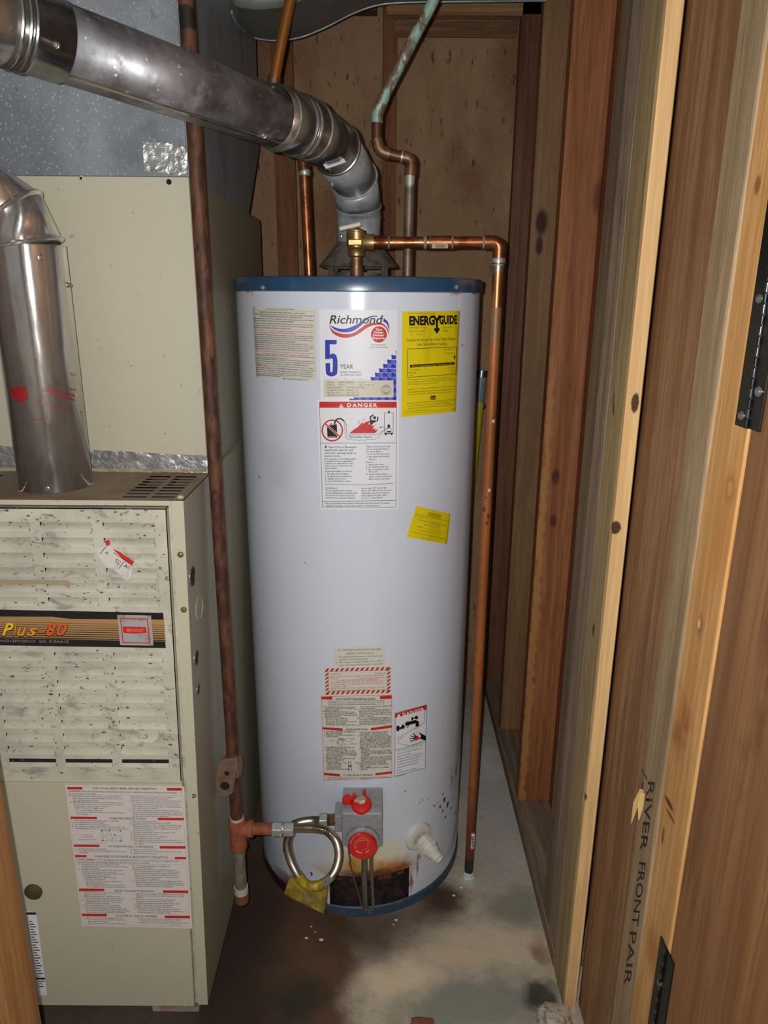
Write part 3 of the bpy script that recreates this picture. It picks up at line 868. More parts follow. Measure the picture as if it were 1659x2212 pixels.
ik.T(808, 405, 26, 'Mode  50V-2', 'br', w=160, ang=-1); ik.T(808, 472, 40, 'A34399', 'br', w=102, ang=-1)
ik.T(148, 645, 52, 'Compare the Energy Use of this Water Heater', 'br', w=882, ang=-1.8, bold=.005, res=2); ik.T(345, 722, 52, 'with Others Before You Buy.', 'br', w=535, ang=-1.8, bold=.005, res=2)
ik.S([(172, 778), (1055, 742), (1037, 1228), (170, 1288)], 9, 'br', closed=True)
ik.T(820, 802, 30, 'This Model Uses', 'br', w=187, ang=-2); ik.T(825, 868, 30, '273 therms/year', 'br', w=185, ang=-2)
ik.Q([(993, 900), (1030, 896), (1010, 990)], 'd'); ik.Q([(213, 1065), (1012, 1014), (1012, 1062), (213, 1113)], 'd')
ik.T(250, 1102, 34, 'Energy use (therms/year) range of all similar models', 'y', w=722, ang=-3.4, layer=2)
ik.para(208, 1165, 50, 34, (('Uses Least', 190), ('Energy', 118), ('210', 68)), 'br', ang=-2); ik.T(1020, 1120, 30, 'Uses Most', 'br', w=120, ang=-3, al='R'); ik.T(1015, 1165, 30, 'Energy', 'br', w=80, ang=-3, al='R'); ik.T(1000, 1215, 30, '300', 'br', w=40, ang=-3, al='R')
ik.para(168, 1345, 40, 27, (('Therms/year is a measure of energy use. Your utility company', 825), ('uses it to compute your bill. Only models with first hour ratings of', 860), ('65 to 74 gallons are used in this scale.', 552)), 'br', ang=-3.2)
ik.S([(170, 1510), (1020, 1440)], 6, 'br')
ik.para(172, 1567, 42, 32, (('Natural gas water heaters that use fewer therms/year cost less', 815), ("to operate. This model's estimated yearly operating cost is:", 785)), 'br', ang=-4)
ik.R(580, 1618, 672, 1688, 'd', slope=-.06); ik.T(592, 1678, 48, '$164', 'y', w=70, ang=-4, layer=2)
ik.para(168, 1770, 44, 30, (('Based on a 1994 U.S. Government national average cost of 5.8¢ per', 860), ('therm for natural gas. Your actual operating cost will vary', 770), ('depending on your local utility rates and your use of the product.', 830)), 'br', ang=-5)
ik.T(105, 1915, 24, 'Meets NAECA and ASHRAE Requirements', 'br', w=465, ang=-5); ik.T(105, 1948, 16, 'Important: Removal of this label before consumer purchase is a violation of Federal law (42 U.S.C. 6302)', 'br', w=745, ang=-5.3); ik.T(945, 1868, 18, 'Model 22 - 94', 'br', w=90, ang=-6)
ik.build(lb, pal)

# grey instruction label
x0, y0, sc = 535, 655, 165 / 1659
lb = patch(SC, cpx(x0, y0, sc, [(108, 75), (1500, 100), (1500, 1722), (185, 1600)]), 'instruction_label', cream, heater)
lb['label'] = 'cream label crowded with fine black and red print'
ik = Ink(SC, x0, y0, sc)
ik.T(398, 142, 32, 'AUTOMATIC STORAGE WATER HEATER', 'k', w=620, ang=1)
ik.S([(112, 148), (1452, 183), (1478, 1640)], 5, 'g'); ik.S([(112, 148), (190, 1545), (1478, 1640)], 5, 'g')
rowsT = [(255, 192, 985, 'k', 'MINIMUM CLEARANCES FROM COMBUSTIBLE CONSTRUCTION'), (135, 235, 1295, 'k', '0" SIDES AND REAR - 4" FRONT OF CONTROL OR CONTROL FACE TO CLOSET DOOR - 12" FROM TOP PAN TO CEILING'),
    (280, 280, 905, 'k', 'MAY BE INSTALLED IN AN ALCOVE OR CLOSET AND ON COMBUSTIBLE FLOORING.'), (135, 330, 1295, 'k', 'FOR SAFE INSTALLATION AND OPERATION - Follow the instructions in the Use and Care Manual'),
    (138, 370, 865, 'k', 'enclosed. A replacement copy may be obtained by writing the manufacturer.'), (140, 428, 1280, 'k', "The appliance must be installed in accordance with the manufacturer's instructions, local codes, utility"),
    (142, 475, 1280, 'k', 'company requirements and/or in the absence of local codes, the latest edition of the National Fuel Gas Code,'), (145, 522, 795, 'k', 'ANSI Z223.1. Not for installation in a Manufactured Home (Mobile Home).'),
    (140, 582, 1315, 'r', 'FOR YOUR SAFETY - DO NOT store or use gasoline or other flammable vapors and liquids in the vicinity of'), (150, 622, 895, 'r', 'this or any other appliance. Keep rags and other combustible materials away.'),
    (152, 675, 1285, 'k', 'CONDENSATION: This water heater has been designed to operate at lower outlet temperatures and higher'), (155, 718, 1282, 'k', 'efficiencies than previous water heater designs. These features will cause quantities of condensation to form,'),
    (157, 760, 1280, 'k', 'particularly during start up and heavy water usage. If water appears on the floor - DO NOT assume the tank is'), (160, 803, 885, 'k', 'leaking. Small condensation noises should stop after tank reaches temperature.'),
    (160, 850, 1280, 'k', 'WATER LEAKAGE - Regardless of the material from which a water heater is constructed, it will at some time'), (163, 893, 1278, 'k', 'leak. Due to the corrosive nature of water. The water heater must not be located in an area where leakage will'),
    (166, 935, 1275, 'k', 'result in damage to adjacent area or lower floors. When such areas cannot be avoided, it is recommended that a'), (168, 978, 1165, 'k', 'suitable drain pan, adequately drained, be installed under the water heater. See Use and Care Manual.'),
    (172, 1035, 1260, 'r', 'CAUTION: Hotter water increases the risk of scald injury. Refer to Avoid Danger Label on this heater.'), (300, 1085, 1035, 'r', 'See Use and Care Manual for instructions before changing the temperature setting.'),
    (178, 1120, 1275, 'k', 'WARNING: Any thermostat setting above 125 F may cause severe burns and consume energy unnecessarily.'), (180, 1165, 685, 'k', 'To conserve a safe water temperature set to approx. 120 F.'),
    (182, 1205, 1268, 'k', 'Suitable for water (potable) heating and space heating. Do not connect this heater to any heating system or'), (184, 1248, 1270, 'k', 'components that have previously been used with a nonpotable water heating appliance. Do not introduce toxic'),
    (186, 1292, 1150, 'k', 'chemicals, such as those used for boiler treatment, into this heater, or the attached space heating loop.'), (188, 1345, 1262, 'k', 'WARNING: California law requires that this water heater must be braced, anchored, or strapped to avoid falling or'),
    (190, 1390, 1265, 'k', 'moving during an earthquake. See Use and Care Manual for information regarding correct installation procedures.'), (192, 1440, 1228, 'k', 'PROPOSITION 65: This appliance contains fiberglass insulation. Respirable particles of fiberglass are'),
    (194, 1482, 1228, 'k', 'known to the State of California to cause cancer. Exhaust gas from this appliance contains chemicals, including'), (196, 1522, 1222, 'k', 'carbon monoxide, known to the State of California to cause birth defects or other reproductive harm.'),
    (200, 1562, 505, 'k', 'RICHMOND MANUFACTURING COMPANY, MONTGOMERY, AL')]
for x, y, w, col, s in rowsT:
    ik.T(x, y + 8, 25, s, col, w=w, ang=2.0 + (y / 1600) * 1.7, bold=.022)
for y in (300, 395, 545, 648, 825, 1008, 1105, 1190, 1318, 1410):
    k = y / 1600
    ik.S([(112 + 78 * k, y - 6), (1452 + 26 * k, y + 36 + k * 44)], 4, 'g')
ik.R(178, 1095, 260, 1122, 'pk', 2, .04); ik.R(188, 1318, 275, 1345, 'pk', 2, .04); ik.T(178, 1120, 22, 'WARNING', 'r', w=82, layer=3, ang=3); ik.T(188, 1342, 22, 'WARNING', 'r', w=86, layer=3, ang=3)
ik.T(768, 1650, 32, 'MAX. WORKING PRESSURE 150 P.S.I.', 'k', w=565, ang=4, bold=.01)
ik.build(lb, pal)

# small yellow warning sticker
x0, y0, sc = 870, 1085, 120 / 1659
lb = patch(SC, cpx(x0, y0, sc, [(405, 115), (1425, 340), (1320, 1250), (115, 1035)]), 'warning_sticker', yellow, heater, wob=.0004)
lb['label'] = 'small tilted yellow warning sticker'
ik = Ink(SC, x0, y0, sc)
A = 12.5
ik.T(730, 365, 85, 'WARNING', 'br', w=430, ang=A, res=2, bold=-.005); ik.S([(695, 382), (1115, 470)], 8, 'br')
ik.T(385, 362, 42, 'This property has been winterized/drained. If you', 'br', w=1000, ang=A); ik.T(365, 420, 42, 'do not light or use.', 'br', w=410, ang=A)
ik.T(445, 530, 42, 'Hot water tank must be refilled before energizing.', 'br', w=870, ang=A); ik.T(655, 685, 45, 'Date', 'br', w=90, ang=A); ik.S([(745, 705), (1090, 775)], 5, 'br'); ik.T(815, 690, 60, '7 - 23 - 97', 'gr', w=300, ang=A, shear=.2)
ik.T(410, 725, 45, 'Contractor:', 'br', w=210, ang=A); ik.S([(635, 788), (1200, 895)], 5, 'br'); ik.T(510, 848, 45, 'Freeze Damage (  ) yes  (  ) no', 'br', w=555, ang=A)
ik.T(285, 905, 48, 'Contractor does not have water turned on without.', 'br', w=1000, ang=A, shear=.1); ik.T(550, 1062, 26, 'PROPERTY PRESERVATION CO', 'br', w=375, ang=A)
ik.build(lb, pal, base=.0011)

# lower labels
x0, y0, sc = 660, 1380, 300 / 1659
lb = patch(SC, cpx(x0, y0, sc, [(335, 105), (960, 90), (955, 325), (332, 330)]), 'statute_label', cream, heater)
lb['label'] = 'small cream statute notice label'
ik = Ink(SC, x0, y0, sc)
ik.T(390, 146, 20, 'IN COMPLIANCE WITH NORTH CAROLINA', 'k', w=512, ang=-1.4); ik.T(482, 186, 20, 'GENERAL STATUTE 66.27.1', 'k', w=335, ang=-1.4)
ik.T(362, 228, 20, '1.  The tank and waterways of this heater are', 'k', w=560, ang=-1.8); ik.T(400, 258, 20, 'capable of withstanding 160 F.', 'k', w=348, ang=-1.5); ik.T(362, 292, 20, '2.  This heater is equipped with an A. S. M. E.', 'k', w=566, ang=-2); ik.T(402, 325, 20, 'approved temperature pressure relief valve', 'k', w=525, ang=-2.2)
ik.build(lb, pal)
lb = patch(SC, cpx(x0, y0, sc, [(222, 345), (1022, 328), (1018, 655), (225, 680)]), 'attention_label', cream, heater)
lb['label'] = 'attention label with red and white striped border'
ik = Ink(SC, x0, y0, sc)
def ax(s, t):
    a = [(235, 355), (1015, 335), (1013, 645), (240, 668)]
    return ((a[0][0] * (1 - s) + a[1][0] * s) * (1 - t) + (a[3][0] * (1 - s) + a[2][0] * s) * t, (a[0][1] * (1 - s) + a[1][1] * s) * (1 - t) + (a[3][1] * (1 - s) + a[2][1] * s) * t - 8 * math.sin(math.pi * s) * 0)
n = 13
for i in range(n):
    s0, s1 = (i + .35) / n, (i + .85) / n
    ik.Q([ax(s0, 0), ax(s1, 0), ax(s1 - .035, .12), ax(s0 - .035, .12)], 'r'); ik.Q([ax(s0 + .01, .88), ax(s1 + .01, .88), ax(s1 - .025, 1), ax(s0 - .025, 1)], 'r')
for i in range(7):
    t0, t1 = (i + .3) / 7, (i + .8) / 7
    ik.Q([ax(0, t0 + .05), ax(.045, t0 - .03), ax(.045, t1 - .03), ax(0, t1 + .05)], 'r'); ik.Q([ax(.955, t0 + .05), ax(1, t0 - .03), ax(1, t1 - .03), ax(.955, t1 + .05)], 'r')
ik.S([ax(.05, .12), ax(.95, .12), ax(.95, .87), ax(.05, .87)], 3, 'k', closed=True)
ik.T(300, 432, 17, 'ATTENTION', 'r', w=125, ang=-1); ik.T(825, 420, 17, 'ATTENTION', 'r', w=125, ang=-1)
ik.para(302, 462, 0, 20, (('If you hear or see water dripping on the floor during initial', 635),), 'r', ang=-1.8); ik.T(302, 484, 20, 'start up', 'r', w=78, ang=-1.5); ik.T(625, 480, 20, 'check water pipe connections.', 'r', w=320, ang=-2.2)
ik.T(385, 508, 20, 'DO NOT ASSUME THE UNIT IS DEFECTIVE', 'r', w=475, ang=-1.5)
ik.para(303, 528, 25, 20, (('The higher efficiencies of modern gas water heaters cause', 630), ('some condensation to drip when the unit is first operated', 628), ('or demand is high.', 190), ('If after 24 to 48 hours there is still water dripping - Contact', 640), ('the store where you purchased the heater.', 455)), 'r', ang=-1.6)
ik.build(lb, pal)
lb = patch(SC, cpx(x0, y0, sc, [(178, 672), (1042, 652), (1035, 1668), (205, 1690)]), 'lighting_label', cream, heater)
lb['label'] = 'cream lighting instructions label with red bars'
ik = Ink(SC, x0, y0, sc)
ik.S([(190, 690), (1028, 675), (1030, 1655), (222, 1690)], 4, 'r', closed=True)
for q in (((190, 695), (320, 690), (320, 728), (190, 722)), ((890, 683), (1026, 675), (1026, 715), (890, 722)), ((202, 1055), (443, 1070), (443, 1100), (202, 1082)), ((780, 1066), (1028, 1030), (1028, 1062), (780, 1095)),
          ((220, 1600), (413, 1615), (413, 1645), (220, 1628)), ((835, 1605), (1030, 1582), (1030, 1608), (835, 1632))):
    ik.Q(q, 'r')
ik.T(362, 732, 25, 'FOR YOUR SAFETY READ BEFORE LIGHTING', 'k', w=475, bold=.02, ang=-.2); ik.S([(272, 742), (938, 738), (938, 778), (272, 795)], 3, 'k', closed=True)
ik.T(285, 768, 19, 'WARNING: If you do not follow these instructions exactly, a fire or explosion', 'k', w=645, ang=-.6); ik.T(285, 788, 19, 'may result causing property damage, personal injury or loss of life.', 'k', w=555, ang=-.4)
ik.para(208, 818, 19.2, 18, (('A. This appliance has a pilot which must be lighted', 380), ('    by hand. When lighting the pilot, follow these', 380), ('    instructions exactly.', 170), ('B. BEFORE LIGHTING smell all around the appli-', 380), ('    ance area for gas. Be sure to smell next to the', 380), ('    floor because some gas is heavier than air and', 380), ('    will settle on the floor.', 185), ('    WHAT TO DO IF YOU SMELL GAS', 275), ('    - Do not try to light any appliance.', 280), ('    - Do not touch any electric switch; do not use', 380), ('      any phone in your building.', 240), ("    - Immediately call your gas supplier from a", 380)), 'k', ang=1.0, bold=.018)
ik.para(618, 822, 19.2, 18, (('    - If you cannot reach your gas supplier, call', 380), ('      the fire department.', 180), ('C. Use only your hand to turn the gas control knob.', 380), ('    Never use tools. If the knob will not turn by hand,', 380), ("    don't try to repair it, call a qualified service", 380), ('    technician. Force or attempted repair may result', 380), ('    in a fire or explosion.', 180), ('D. Do not use this appliance if any part has been', 380), ('    under water. Immediately call a qualified ser-', 380), ('    vice technician to inspect the appliance and to', 380), ('    replace any part of the control system and any', 380), ('    gas control which has been under water.', 330)), 'k', ang=-2.0, bold=.018)
ik.T(480, 1095, 24, 'LIGHTING INSTRUCTIONS', 'k', w=265, bold=.02, ang=-.5)
ik.para(222, 1115, 20, 18, (('1. STOP! READ THE SAFETY INFORMATION', 370), ('    ABOVE ON THIS LABEL.', 200), ('2. TURN GAS COCK KNOB CLOCKWISE TO', 365), ('    "OFF" POSITION.', 150)), 'k', ang=1, bold=.018)
for (a, b, c, d) in ((395, 1190, 445, 1270), (405, 1200, 480, 1215), (375, 1225, 392, 1255)):
    ik.S([(a, b), (c, b), (c, d), (a, d)], 3, 'k', closed=True)
ik.O(447, 1262, 28, 28, 'k', 1, w=3); ik.O(410, 1195, 16, 12, 'k', 1, w=3); ik.O(445, 1200, 16, 12, 'k', 1, w=3)
ik.T(300, 1212, 12, 'RED', 'k', w=38); ik.T(285, 1232, 12, 'BUTTON', 'k', w=55); ik.T(520, 1192, 12, 'GAS COCK', 'k', w=70); ik.T(540, 1208, 12, 'KNOB', 'k', w=40); ik.T(522, 1232, 12, 'INLET', 'k', w=40); ik.T(522, 1262, 12, 'TEMPERATURE', 'k', w=98)
for (a, b, c, d) in ((350, 1205, 392, 1195), (515, 1190, 470, 1195), (518, 1228, 482, 1222), (520, 1258, 480, 1262)):
    ik.S([(a, b), (c, d)], 2, 'k')
ik.para(225, 1302, 18.6, 17, (('3. TURN TEMPERATURE DIAL COUNTERCLOCK-', 362), ('    WISE TO LOWEST SETTING.', 250), ('4. WAIT FIVE (5) MINUTES TO CLEAR OUT ANY', 365), ('    GAS. IF YOU THEN SMELL GAS, STOP! FOL-', 365), ('    LOW "B" IN THE SAFETY INFORMATION', 365), ('    ABOVE ON THIS LABEL. IF YOU DON\'T SMELL', 365), ('    GAS, GO TO NEXT STEP.', 200), ('5. REMOVE INNER AND OUTER DOOR FOR', 365), ('    ACCESS TO THE HEATER.', 215)), 'k', ang=1, bold=.018)
ik.para(228, 1472, 18.4, 17, (('6. FOLLOW THE METAL', 178), ('    TUBES FROM GAS', 175), ('    CONTROL. TWO TUBES', 178), ('    SHOULD END AT', 178), ('    A LOCATION BY THE', 175), ('    THE LARGEST TUBE (THE BURNER).', 280)), 'k', ang=.6, bold=.018)
ik.S([(515, 1462), (515, 1575)], 7, 'k'); ik.S([(540, 1465), (548, 1575)], 7, 'k'); ik.S([(520, 1520), (545, 1520)], 12, 'k'); ik.T(432, 1480, 12, 'THERMO', 'k', w=60); ik.T(432, 1496, 12, 'COUPLE', 'k', w=58); ik.T(592, 1476, 12, 'PILOT', 'k', w=45); ik.T(585, 1492, 12, 'BURNER', 'k', w=55)
ik.para(628, 1128, 18.4, 17, (('7. TURN THE GAS COCK KNOB COUNTER-', 362), ('    CLOCKWISE TO "PILOT" POSITION.', 315), ('8. PUSH DOWN ON THE RED BUTTON UNTIL', 365), ('    IT COMES TO REST ON THE TOP OF THE', 365), ('    GAS. WAIT A FEW CLEAR SECONDS AND', 365), ('    HOLD IN. IMMEDIATELY LIGHT PILOT WITH', 365), ('    MATCH. CONTINUE TO HOLD THE RED', 365), ('    BUTTON DOWN FOR ABOUT ONE MINUTE', 365), ('    AFTER THE PILOT IS LIT. RELEASE BUTTON', 365), ('    AND IT WILL POP BACK UP. PILOT SHOULD', 365), ('    REMAIN LIT. IF IT GOES OUT, REPEAT STEPS', 365), ('    3 THROUGH 8.', 115), ('    - IF BUTTON DOES NOT POP UP WHEN', 365), ('      RELEASED, STOP AND IMMEDIATELY CALL', 365), ('      YOUR SERVICE TECHNICIAN OR GAS', 365), ('      SUPPLIER.', 100), ('    - IF THE PILOT WILL NOT STAY LIT AFTER', 365), ('      SEVERAL TRIES, TURN THE GAS COCK', 365), ('      KNOB TO "OFF" AND CALL YOUR SERVICE', 365), ('      TECHNICIAN OR GAS SUPPLIER.', 300), ('9. REPLACE THE INNER AND OUTER DOORS.', 340), ('10. TURN GAS COCK KNOB COUNTERCLOCK-', 368), ('    WISE TO "ON".', 130), ('11. TURN TEMPERATURE DIAL TO DESIRED', 368), ('    SETTING.', 90)), 'k', ang=-1.6, bold=.018)
ik.T(450, 1640, 22, 'TO TURN OFF GAS TO APPLIANCE', 'k', w=353, bold=.02, ang=-.6)
ik.T(240, 1660, 15, '1. TURN TEMPERATURE DIAL COUNTERCLOCK-', 'k', w=355, ang=1.2); ik.T(262, 1680, 15, 'WISE TO LOWEST SETTING.', 'k', w=230, ang=1); ik.T(630, 1668, 15, '2. TURN GAS COCK KNOB CLOCKWISE TO', 'k', w=370, ang=-2); ik.T(655, 1686, 15, '"OFF" POSITION.', 'k', w=125, ang=-2)
ik.build(lb, pal)
lb = patch(SC, cpx(x0, y0, sc, [(1066, 880), (1455, 780), (1440, 1560), (1062, 1652)]), 'scald_label', paper, heater)
lb['label'] = 'narrow danger label with tap and scalded hand'
ik = Ink(SC, x0, y0, sc)
ik.S([(1070, 885), (1447, 790), (1430, 1545), (1066, 1645)], 5, 'n', closed=True)
ik.Q([(1070, 893), (1446, 792), (1442, 845), (1070, 945)], 'r'); ik.T(1165, 920, 34, 'DANGER', 'w', w=265, ang=-15, bold=.03, layer=2, sp=1.3, res=2); ik.Q([(1092, 938), (1112, 892), (1135, 925)], 'w', 2)
ik.S([(1205, 1020), (1250, 1005), (1310, 990), (1335, 1000), (1335, 1035)], 40, 'd', 2); ik.O(1218, 1022, 14, 38, 'd', 1, w=6)
ik.O(1104, 1070, 20, 36, 'd', 1); ik.S([(1125, 1065), (1150, 1060)], 20, 'd'); ik.O(1160, 1050, 10, 30, 'd', 1); ik.O(1175, 1050, 10, 24, 'd', 1); ik.S([(1135, 1080), (1160, 1030)], 14, 'd'); ik.O(1275, 955, 12, 20, 'd', 1); ik.S([(1285, 950), (1310, 940)], 14, 'd'); ik.O(1325, 940, 20, 22, 'd', 1)
ik.S([(1425, 850), (1422, 990), (1380, 1030), (1080, 1198)], 4, 'n'); ik.S([(1430, 1210), (1250, 1280), (1110, 1250), (1100, 1220), (1180, 1165)], 4, 'n'); ik.S([(1072, 1330), (1434, 1230)], 4, 'n')
ik.Q([(1300, 1150), (1340, 1160), (1370, 1190), (1320, 1215), (1295, 1185)], 'r', 1); ik.Q([(1350, 1115), (1438, 1160), (1436, 1215), (1365, 1195), (1380, 1160)], 'd', 1)
for (a, b, c, d) in ((1255, 1225, 1310, 1205), (1245, 1195, 1305, 1190), (1260, 1160, 1310, 1180), (1285, 1130, 1320, 1165)):
    ik.S([(a, b), (c, d)], 11, 'd', 2)
ik.T(1300, 1085, 34, 'HOT', 'pk', w=60, ang=-14); 
for k in range(3): ik.S([(1318 + 14 * k, 1080), (1322 + 13 * k, 1155)], 3, 'pk')
ik.para(1096, 1352, 33, 22, (('Water temperature over 125 F can', 310), ('cause severe burns instantly or', 285), ('death from scalds.', 170), ('Children, disabled and elderly are', 310), ('at highest risk of being scalded.', 292), ('See instruction manual before', 270), ('setting temperature at water', 255), ('heater.', 60), ('Feel water before bathing or', 255), ('showering.', 95)), 'n', ang=-15)
ik.build(lb, pal)

# ================================================================== gas control and fittings on the heater
castal = mat('cast_aluminium', C('#a3a4a8'), .5, .35, [(C('#7d7d80'), (60, 60, 60), .5, .7, .5), (C('#8d8068'), (40, 40, 120), .55, .7, .5)], bump=((250, 250, 250), .2, .001))
redp = mat('red_plastic', C('#d0241a'), .35)
gv = empty('gas_control', (HX, 1.37, P(780, 1829, Y=1.335).z))
put(gv, (HX, 1.37, P(780, 1829, Y=1.335).z), heater)
YV = 1.335
xl, xr = P(738, 1790, Y=YV).x, P(826, 1790, Y=YV).x
zt, zb = P(780, 1758, Y=YV).z, P(780, 1829, Y=YV).z
def yzprism(mb, x0, x1, prof):
    return mb.prism([(x0, y, z) for y, z in prof], Vector((x1 - x0, 0, 0)))
yzprism(MB(), xl, xr, [(YV, zb), (YV, zt), (YV + .012, zt + .004), (YV + .078, zt + .010), (YV + .078, zb)]).build('valve_body', castal, gv, smooth=False, bevel=.003)
zi = P(728, 1778, Y=1.35).z
MB().box(xl - .017, xl + .004, YV + .012, YV + .06, zi - .022, zi + .022).build('valve_inlet', castal, gv, smooth=False, bevel=.003)
MB().box(xl + .02, xr - .02, YV - .0012, YV + .002, zt - .019, zt - .0165).build('cast_rib', castal, gv, smooth=False)
MB().box(xl + .014, xr - .014, YV - .0012, YV + .002, zt - .030, zt - .0285).build('cast_rib', castal, gv, smooth=False)
ik = Ink(plane_y(YV), 640, 1690, 320 / 1659)
ik.T(625, 432, 30, 'ROBERTSHAW', 'g', w=205); ik.T(590, 492, 28, 'UNITROL  R110R', 'g', w=290)
ik.build(gv.children[0], pal, step=0, base=.0003)
# dial
zd = P(783, 1831, Y=1.308).z; xd = P(783, 1831, Y=1.308).x
MB().lathe([(.036, 0), (.0375, .004), (.0375, .012), (.034, .014)], Vector((xd, YV + .001, zd)), (0, -1, 0), 40).build('dial_housing', castal, gv)
rd = .0315
dial = MB().lathe([(rd * .9, 0.0), (rd, .003), (rd * 1.02, .012), (rd, .014), (rd * .93, .0165), (.001, .0172)], Vector((xd, YV - .012, zd)), (0, -1, 0), 40).build('temperature_dial', redp, gv)
ik = Ink(plane_y(YV - .012 - .0172), 640, 1690, 320 / 1659)
for a0, a1, r in ((150, 330, 85), (160, 320, 62), (-20, 100, 62)):
    ik.O(740, 702, r, r * .88, 'pk', 1, w=9, a0=a0, a1=a1, n=20)
for i, ch in enumerate('VACATION'):
    t = math.radians(190 + i * 9.5); ik.T(740 + 128 * math.cos(t), 702 + 116 * math.sin(t), 17, ch, 'w', ang=190 + i * 9.5 + 90, al='C')
for i, ch in enumerate('WARM  HOT'):
    if ch != ' ':
        t = math.radians(130 - i * 11); ik.T(740 + 108 * math.cos(t), 702 + 98 * math.sin(t), 18, ch, 'w', ang=130 - i * 11 - 90, al='C')
ik.build(dial, pal, step=0, base=.0003)
# gas cock knob and pilot button, tipped towards the front
ktop = P(781, 1735, Y=1.352); kax = Vector((0, -.42, .91)).normalized()
knob = MB().lathe([(.019, -.02), (.0225, -.016), (.0228, -.004), (.020, .001), (.013, .003)], ktop, kax, 32).build('gas_cock_knob', redp, gv)
MB().lathe([(.0105, 0), (.0105, .0045), (.009, .005)], ktop + kax * .001 + Vector((-.001, .005, .003)), kax, 20).build('knob_insert', mat('dusty_insert', C('#98937f'), .7), knob)
for a in (765, 787):
    c = P(a, 1720 if a == 765 else 1712, Y=1.368)
    MB().ball(c, .006, 10, 6, (.7, 1, 1.5)).build('knob_lug', redp, knob)
ik = Ink(plane_pn(ktop + kax * .001 + Vector((0, -.018, -.0)), (0, -.75, .66)), 640, 1690, 320 / 1659)
ik.T(708, 243, 40, 'OFF', 'w', w=62, ang=-6); ik.T(650, 215, 34, 'PILOT', 'w', w=34, ang=25)
ik.build(knob, pal, step=0, base=.004)
btop = P(750, 1725, Y=1.352)
MB().lathe([(.0095, -.014), (.0112, -.012), (.0112, -.002), (.0095, 0.001)], btop, kax, 24).build('pilot_button', redp, gv)
MB().lathe([(.008, -.03), (.008, -.013)], btop, kax, 16).build('button_collar', mat('pale_collar', C('#c9c3b4'), .5), gv)
grime = mat('dull_grey_tube', C('#77766f'), .55, .4, [(C('#5a4a3a'), (80, 80, 60), .5, .7, .6)])
MB().tube([P(787, 1845, Y=1.345), P(787, 1905, Y=1.372), P(789, 1945, Y=1.395), P(790, 1968, Y=1.415)], .0068, 14).build('burner_tube', grime, gv)
MB().tube(smooth_path([P(812, 1832, Y=1.345), P(803, 1848, Y=1.35), P(802, 1870, Y=1.36), P(805, 1930, Y=1.385), P(806, 1958, Y=1.395), P(801, 1966, Y=1.40), P(793, 1962, Y=1.41)], 5), .0042, 10).build('pilot_tube', grime, gv)
MB().tube(smooth_path([P(753, 1832, Y=1.345), P(754, 1846, Y=1.35), P(757, 1858, Y=1.355), P(756, 1866, Y=1.36), P(766, 1902, Y=1.375), P(777, 1940, Y=1.392), P(784, 1966, Y=1.40)], 5), .0018, 8).build('thermocouple_lead', mat('dull_copper_lead', C('#7a6a52'), .5, .4), gv)
# white drain valve low on the tank
whp = mat('white_plastic', C('#d2cfc2'), .5, 0, [(C('#b5ab98'), (60, 60, 60), .5, .7, .5)])
dc = SC(903, 1806); dn = Vector((dc.x - HX, dc.y - HY, 0)).normalized()
dv = empty('drain_valve', (0, 0, 0)); put(dv, dc, heater)
MB().lathe([(.037, -.012), (.037, .002), (.034, .007), (.026, .010), (.016, .009), (.014, .0)], dc, dn, 36).build('escutcheon', whp, dv)
da = (dn + Vector((.12, 0, -.28))).normalized()
dp = dc + dn * .006 + Vector((.004, 0, -.002))
MB().lathe([(.013, 0), (.0225, .006), (.0235, .034), (.020, .038)], dp, da, 8).build('valve_grip', whp, dv, smooth=False, bevel=.002)
MB().lathe([(.018, .034), (.018, .046), (.0145, .048), (.0145, .066), (.0132, .0662), (.0112, .064), (.0112, .05), (.001, .05)], dp, da, 24, cap1=False).build('spout', whp, dv)

# ---- draft hood on top
hood_m = mat('sooty_hood', C('#7d766c'), .6, .4, [(C('#4d443b'), (40, 40, 40), .45, .65, .7)])
dh = empty('draft_hood', (0, 0, 0)); put(dh, (HX, HY, ZT), heater)
zc0, zc1 = P(775, 574, Y=HY - .08).z, P(775, 522, Y=HY - .04).z
MB().lathe([(.088, zc0), (.086, zc0 + .002), (.046, zc1), (.045, zc1 + .004), (.043, zc1), (.084, zc0 - .001)], O, seg=48, cap0=False, cap1=False).build('hood_skirt', hood_m, dh)
MB().lathe([(.050, ZT + .003), (.048, ZT + .014), (.044, ZT + .014), (.044, ZT + .003)], O, seg=36, cap0=False, cap1=False).build('flue_collar', hood_m, dh)
for a in (-55, 55, 130, 230):
    t = math.radians(a)
    c = Vector((HX + .072 * math.sin(t), HY - .072 * math.cos(t), 0)); ax_ = Vector((math.cos(t), math.sin(t), 0)); ay_ = Vector((math.sin(t), -math.cos(t), 0))
    MB().obox(c + Vector((0, 0, (ZT + .003 + zc0 + .004) / 2)), ax_, ay_, Vector((0, 0, 1)), .0085, .001, (zc0 + .006 - ZT - .003) / 2).build('hood_leg', hood_m, dh, smooth=False)

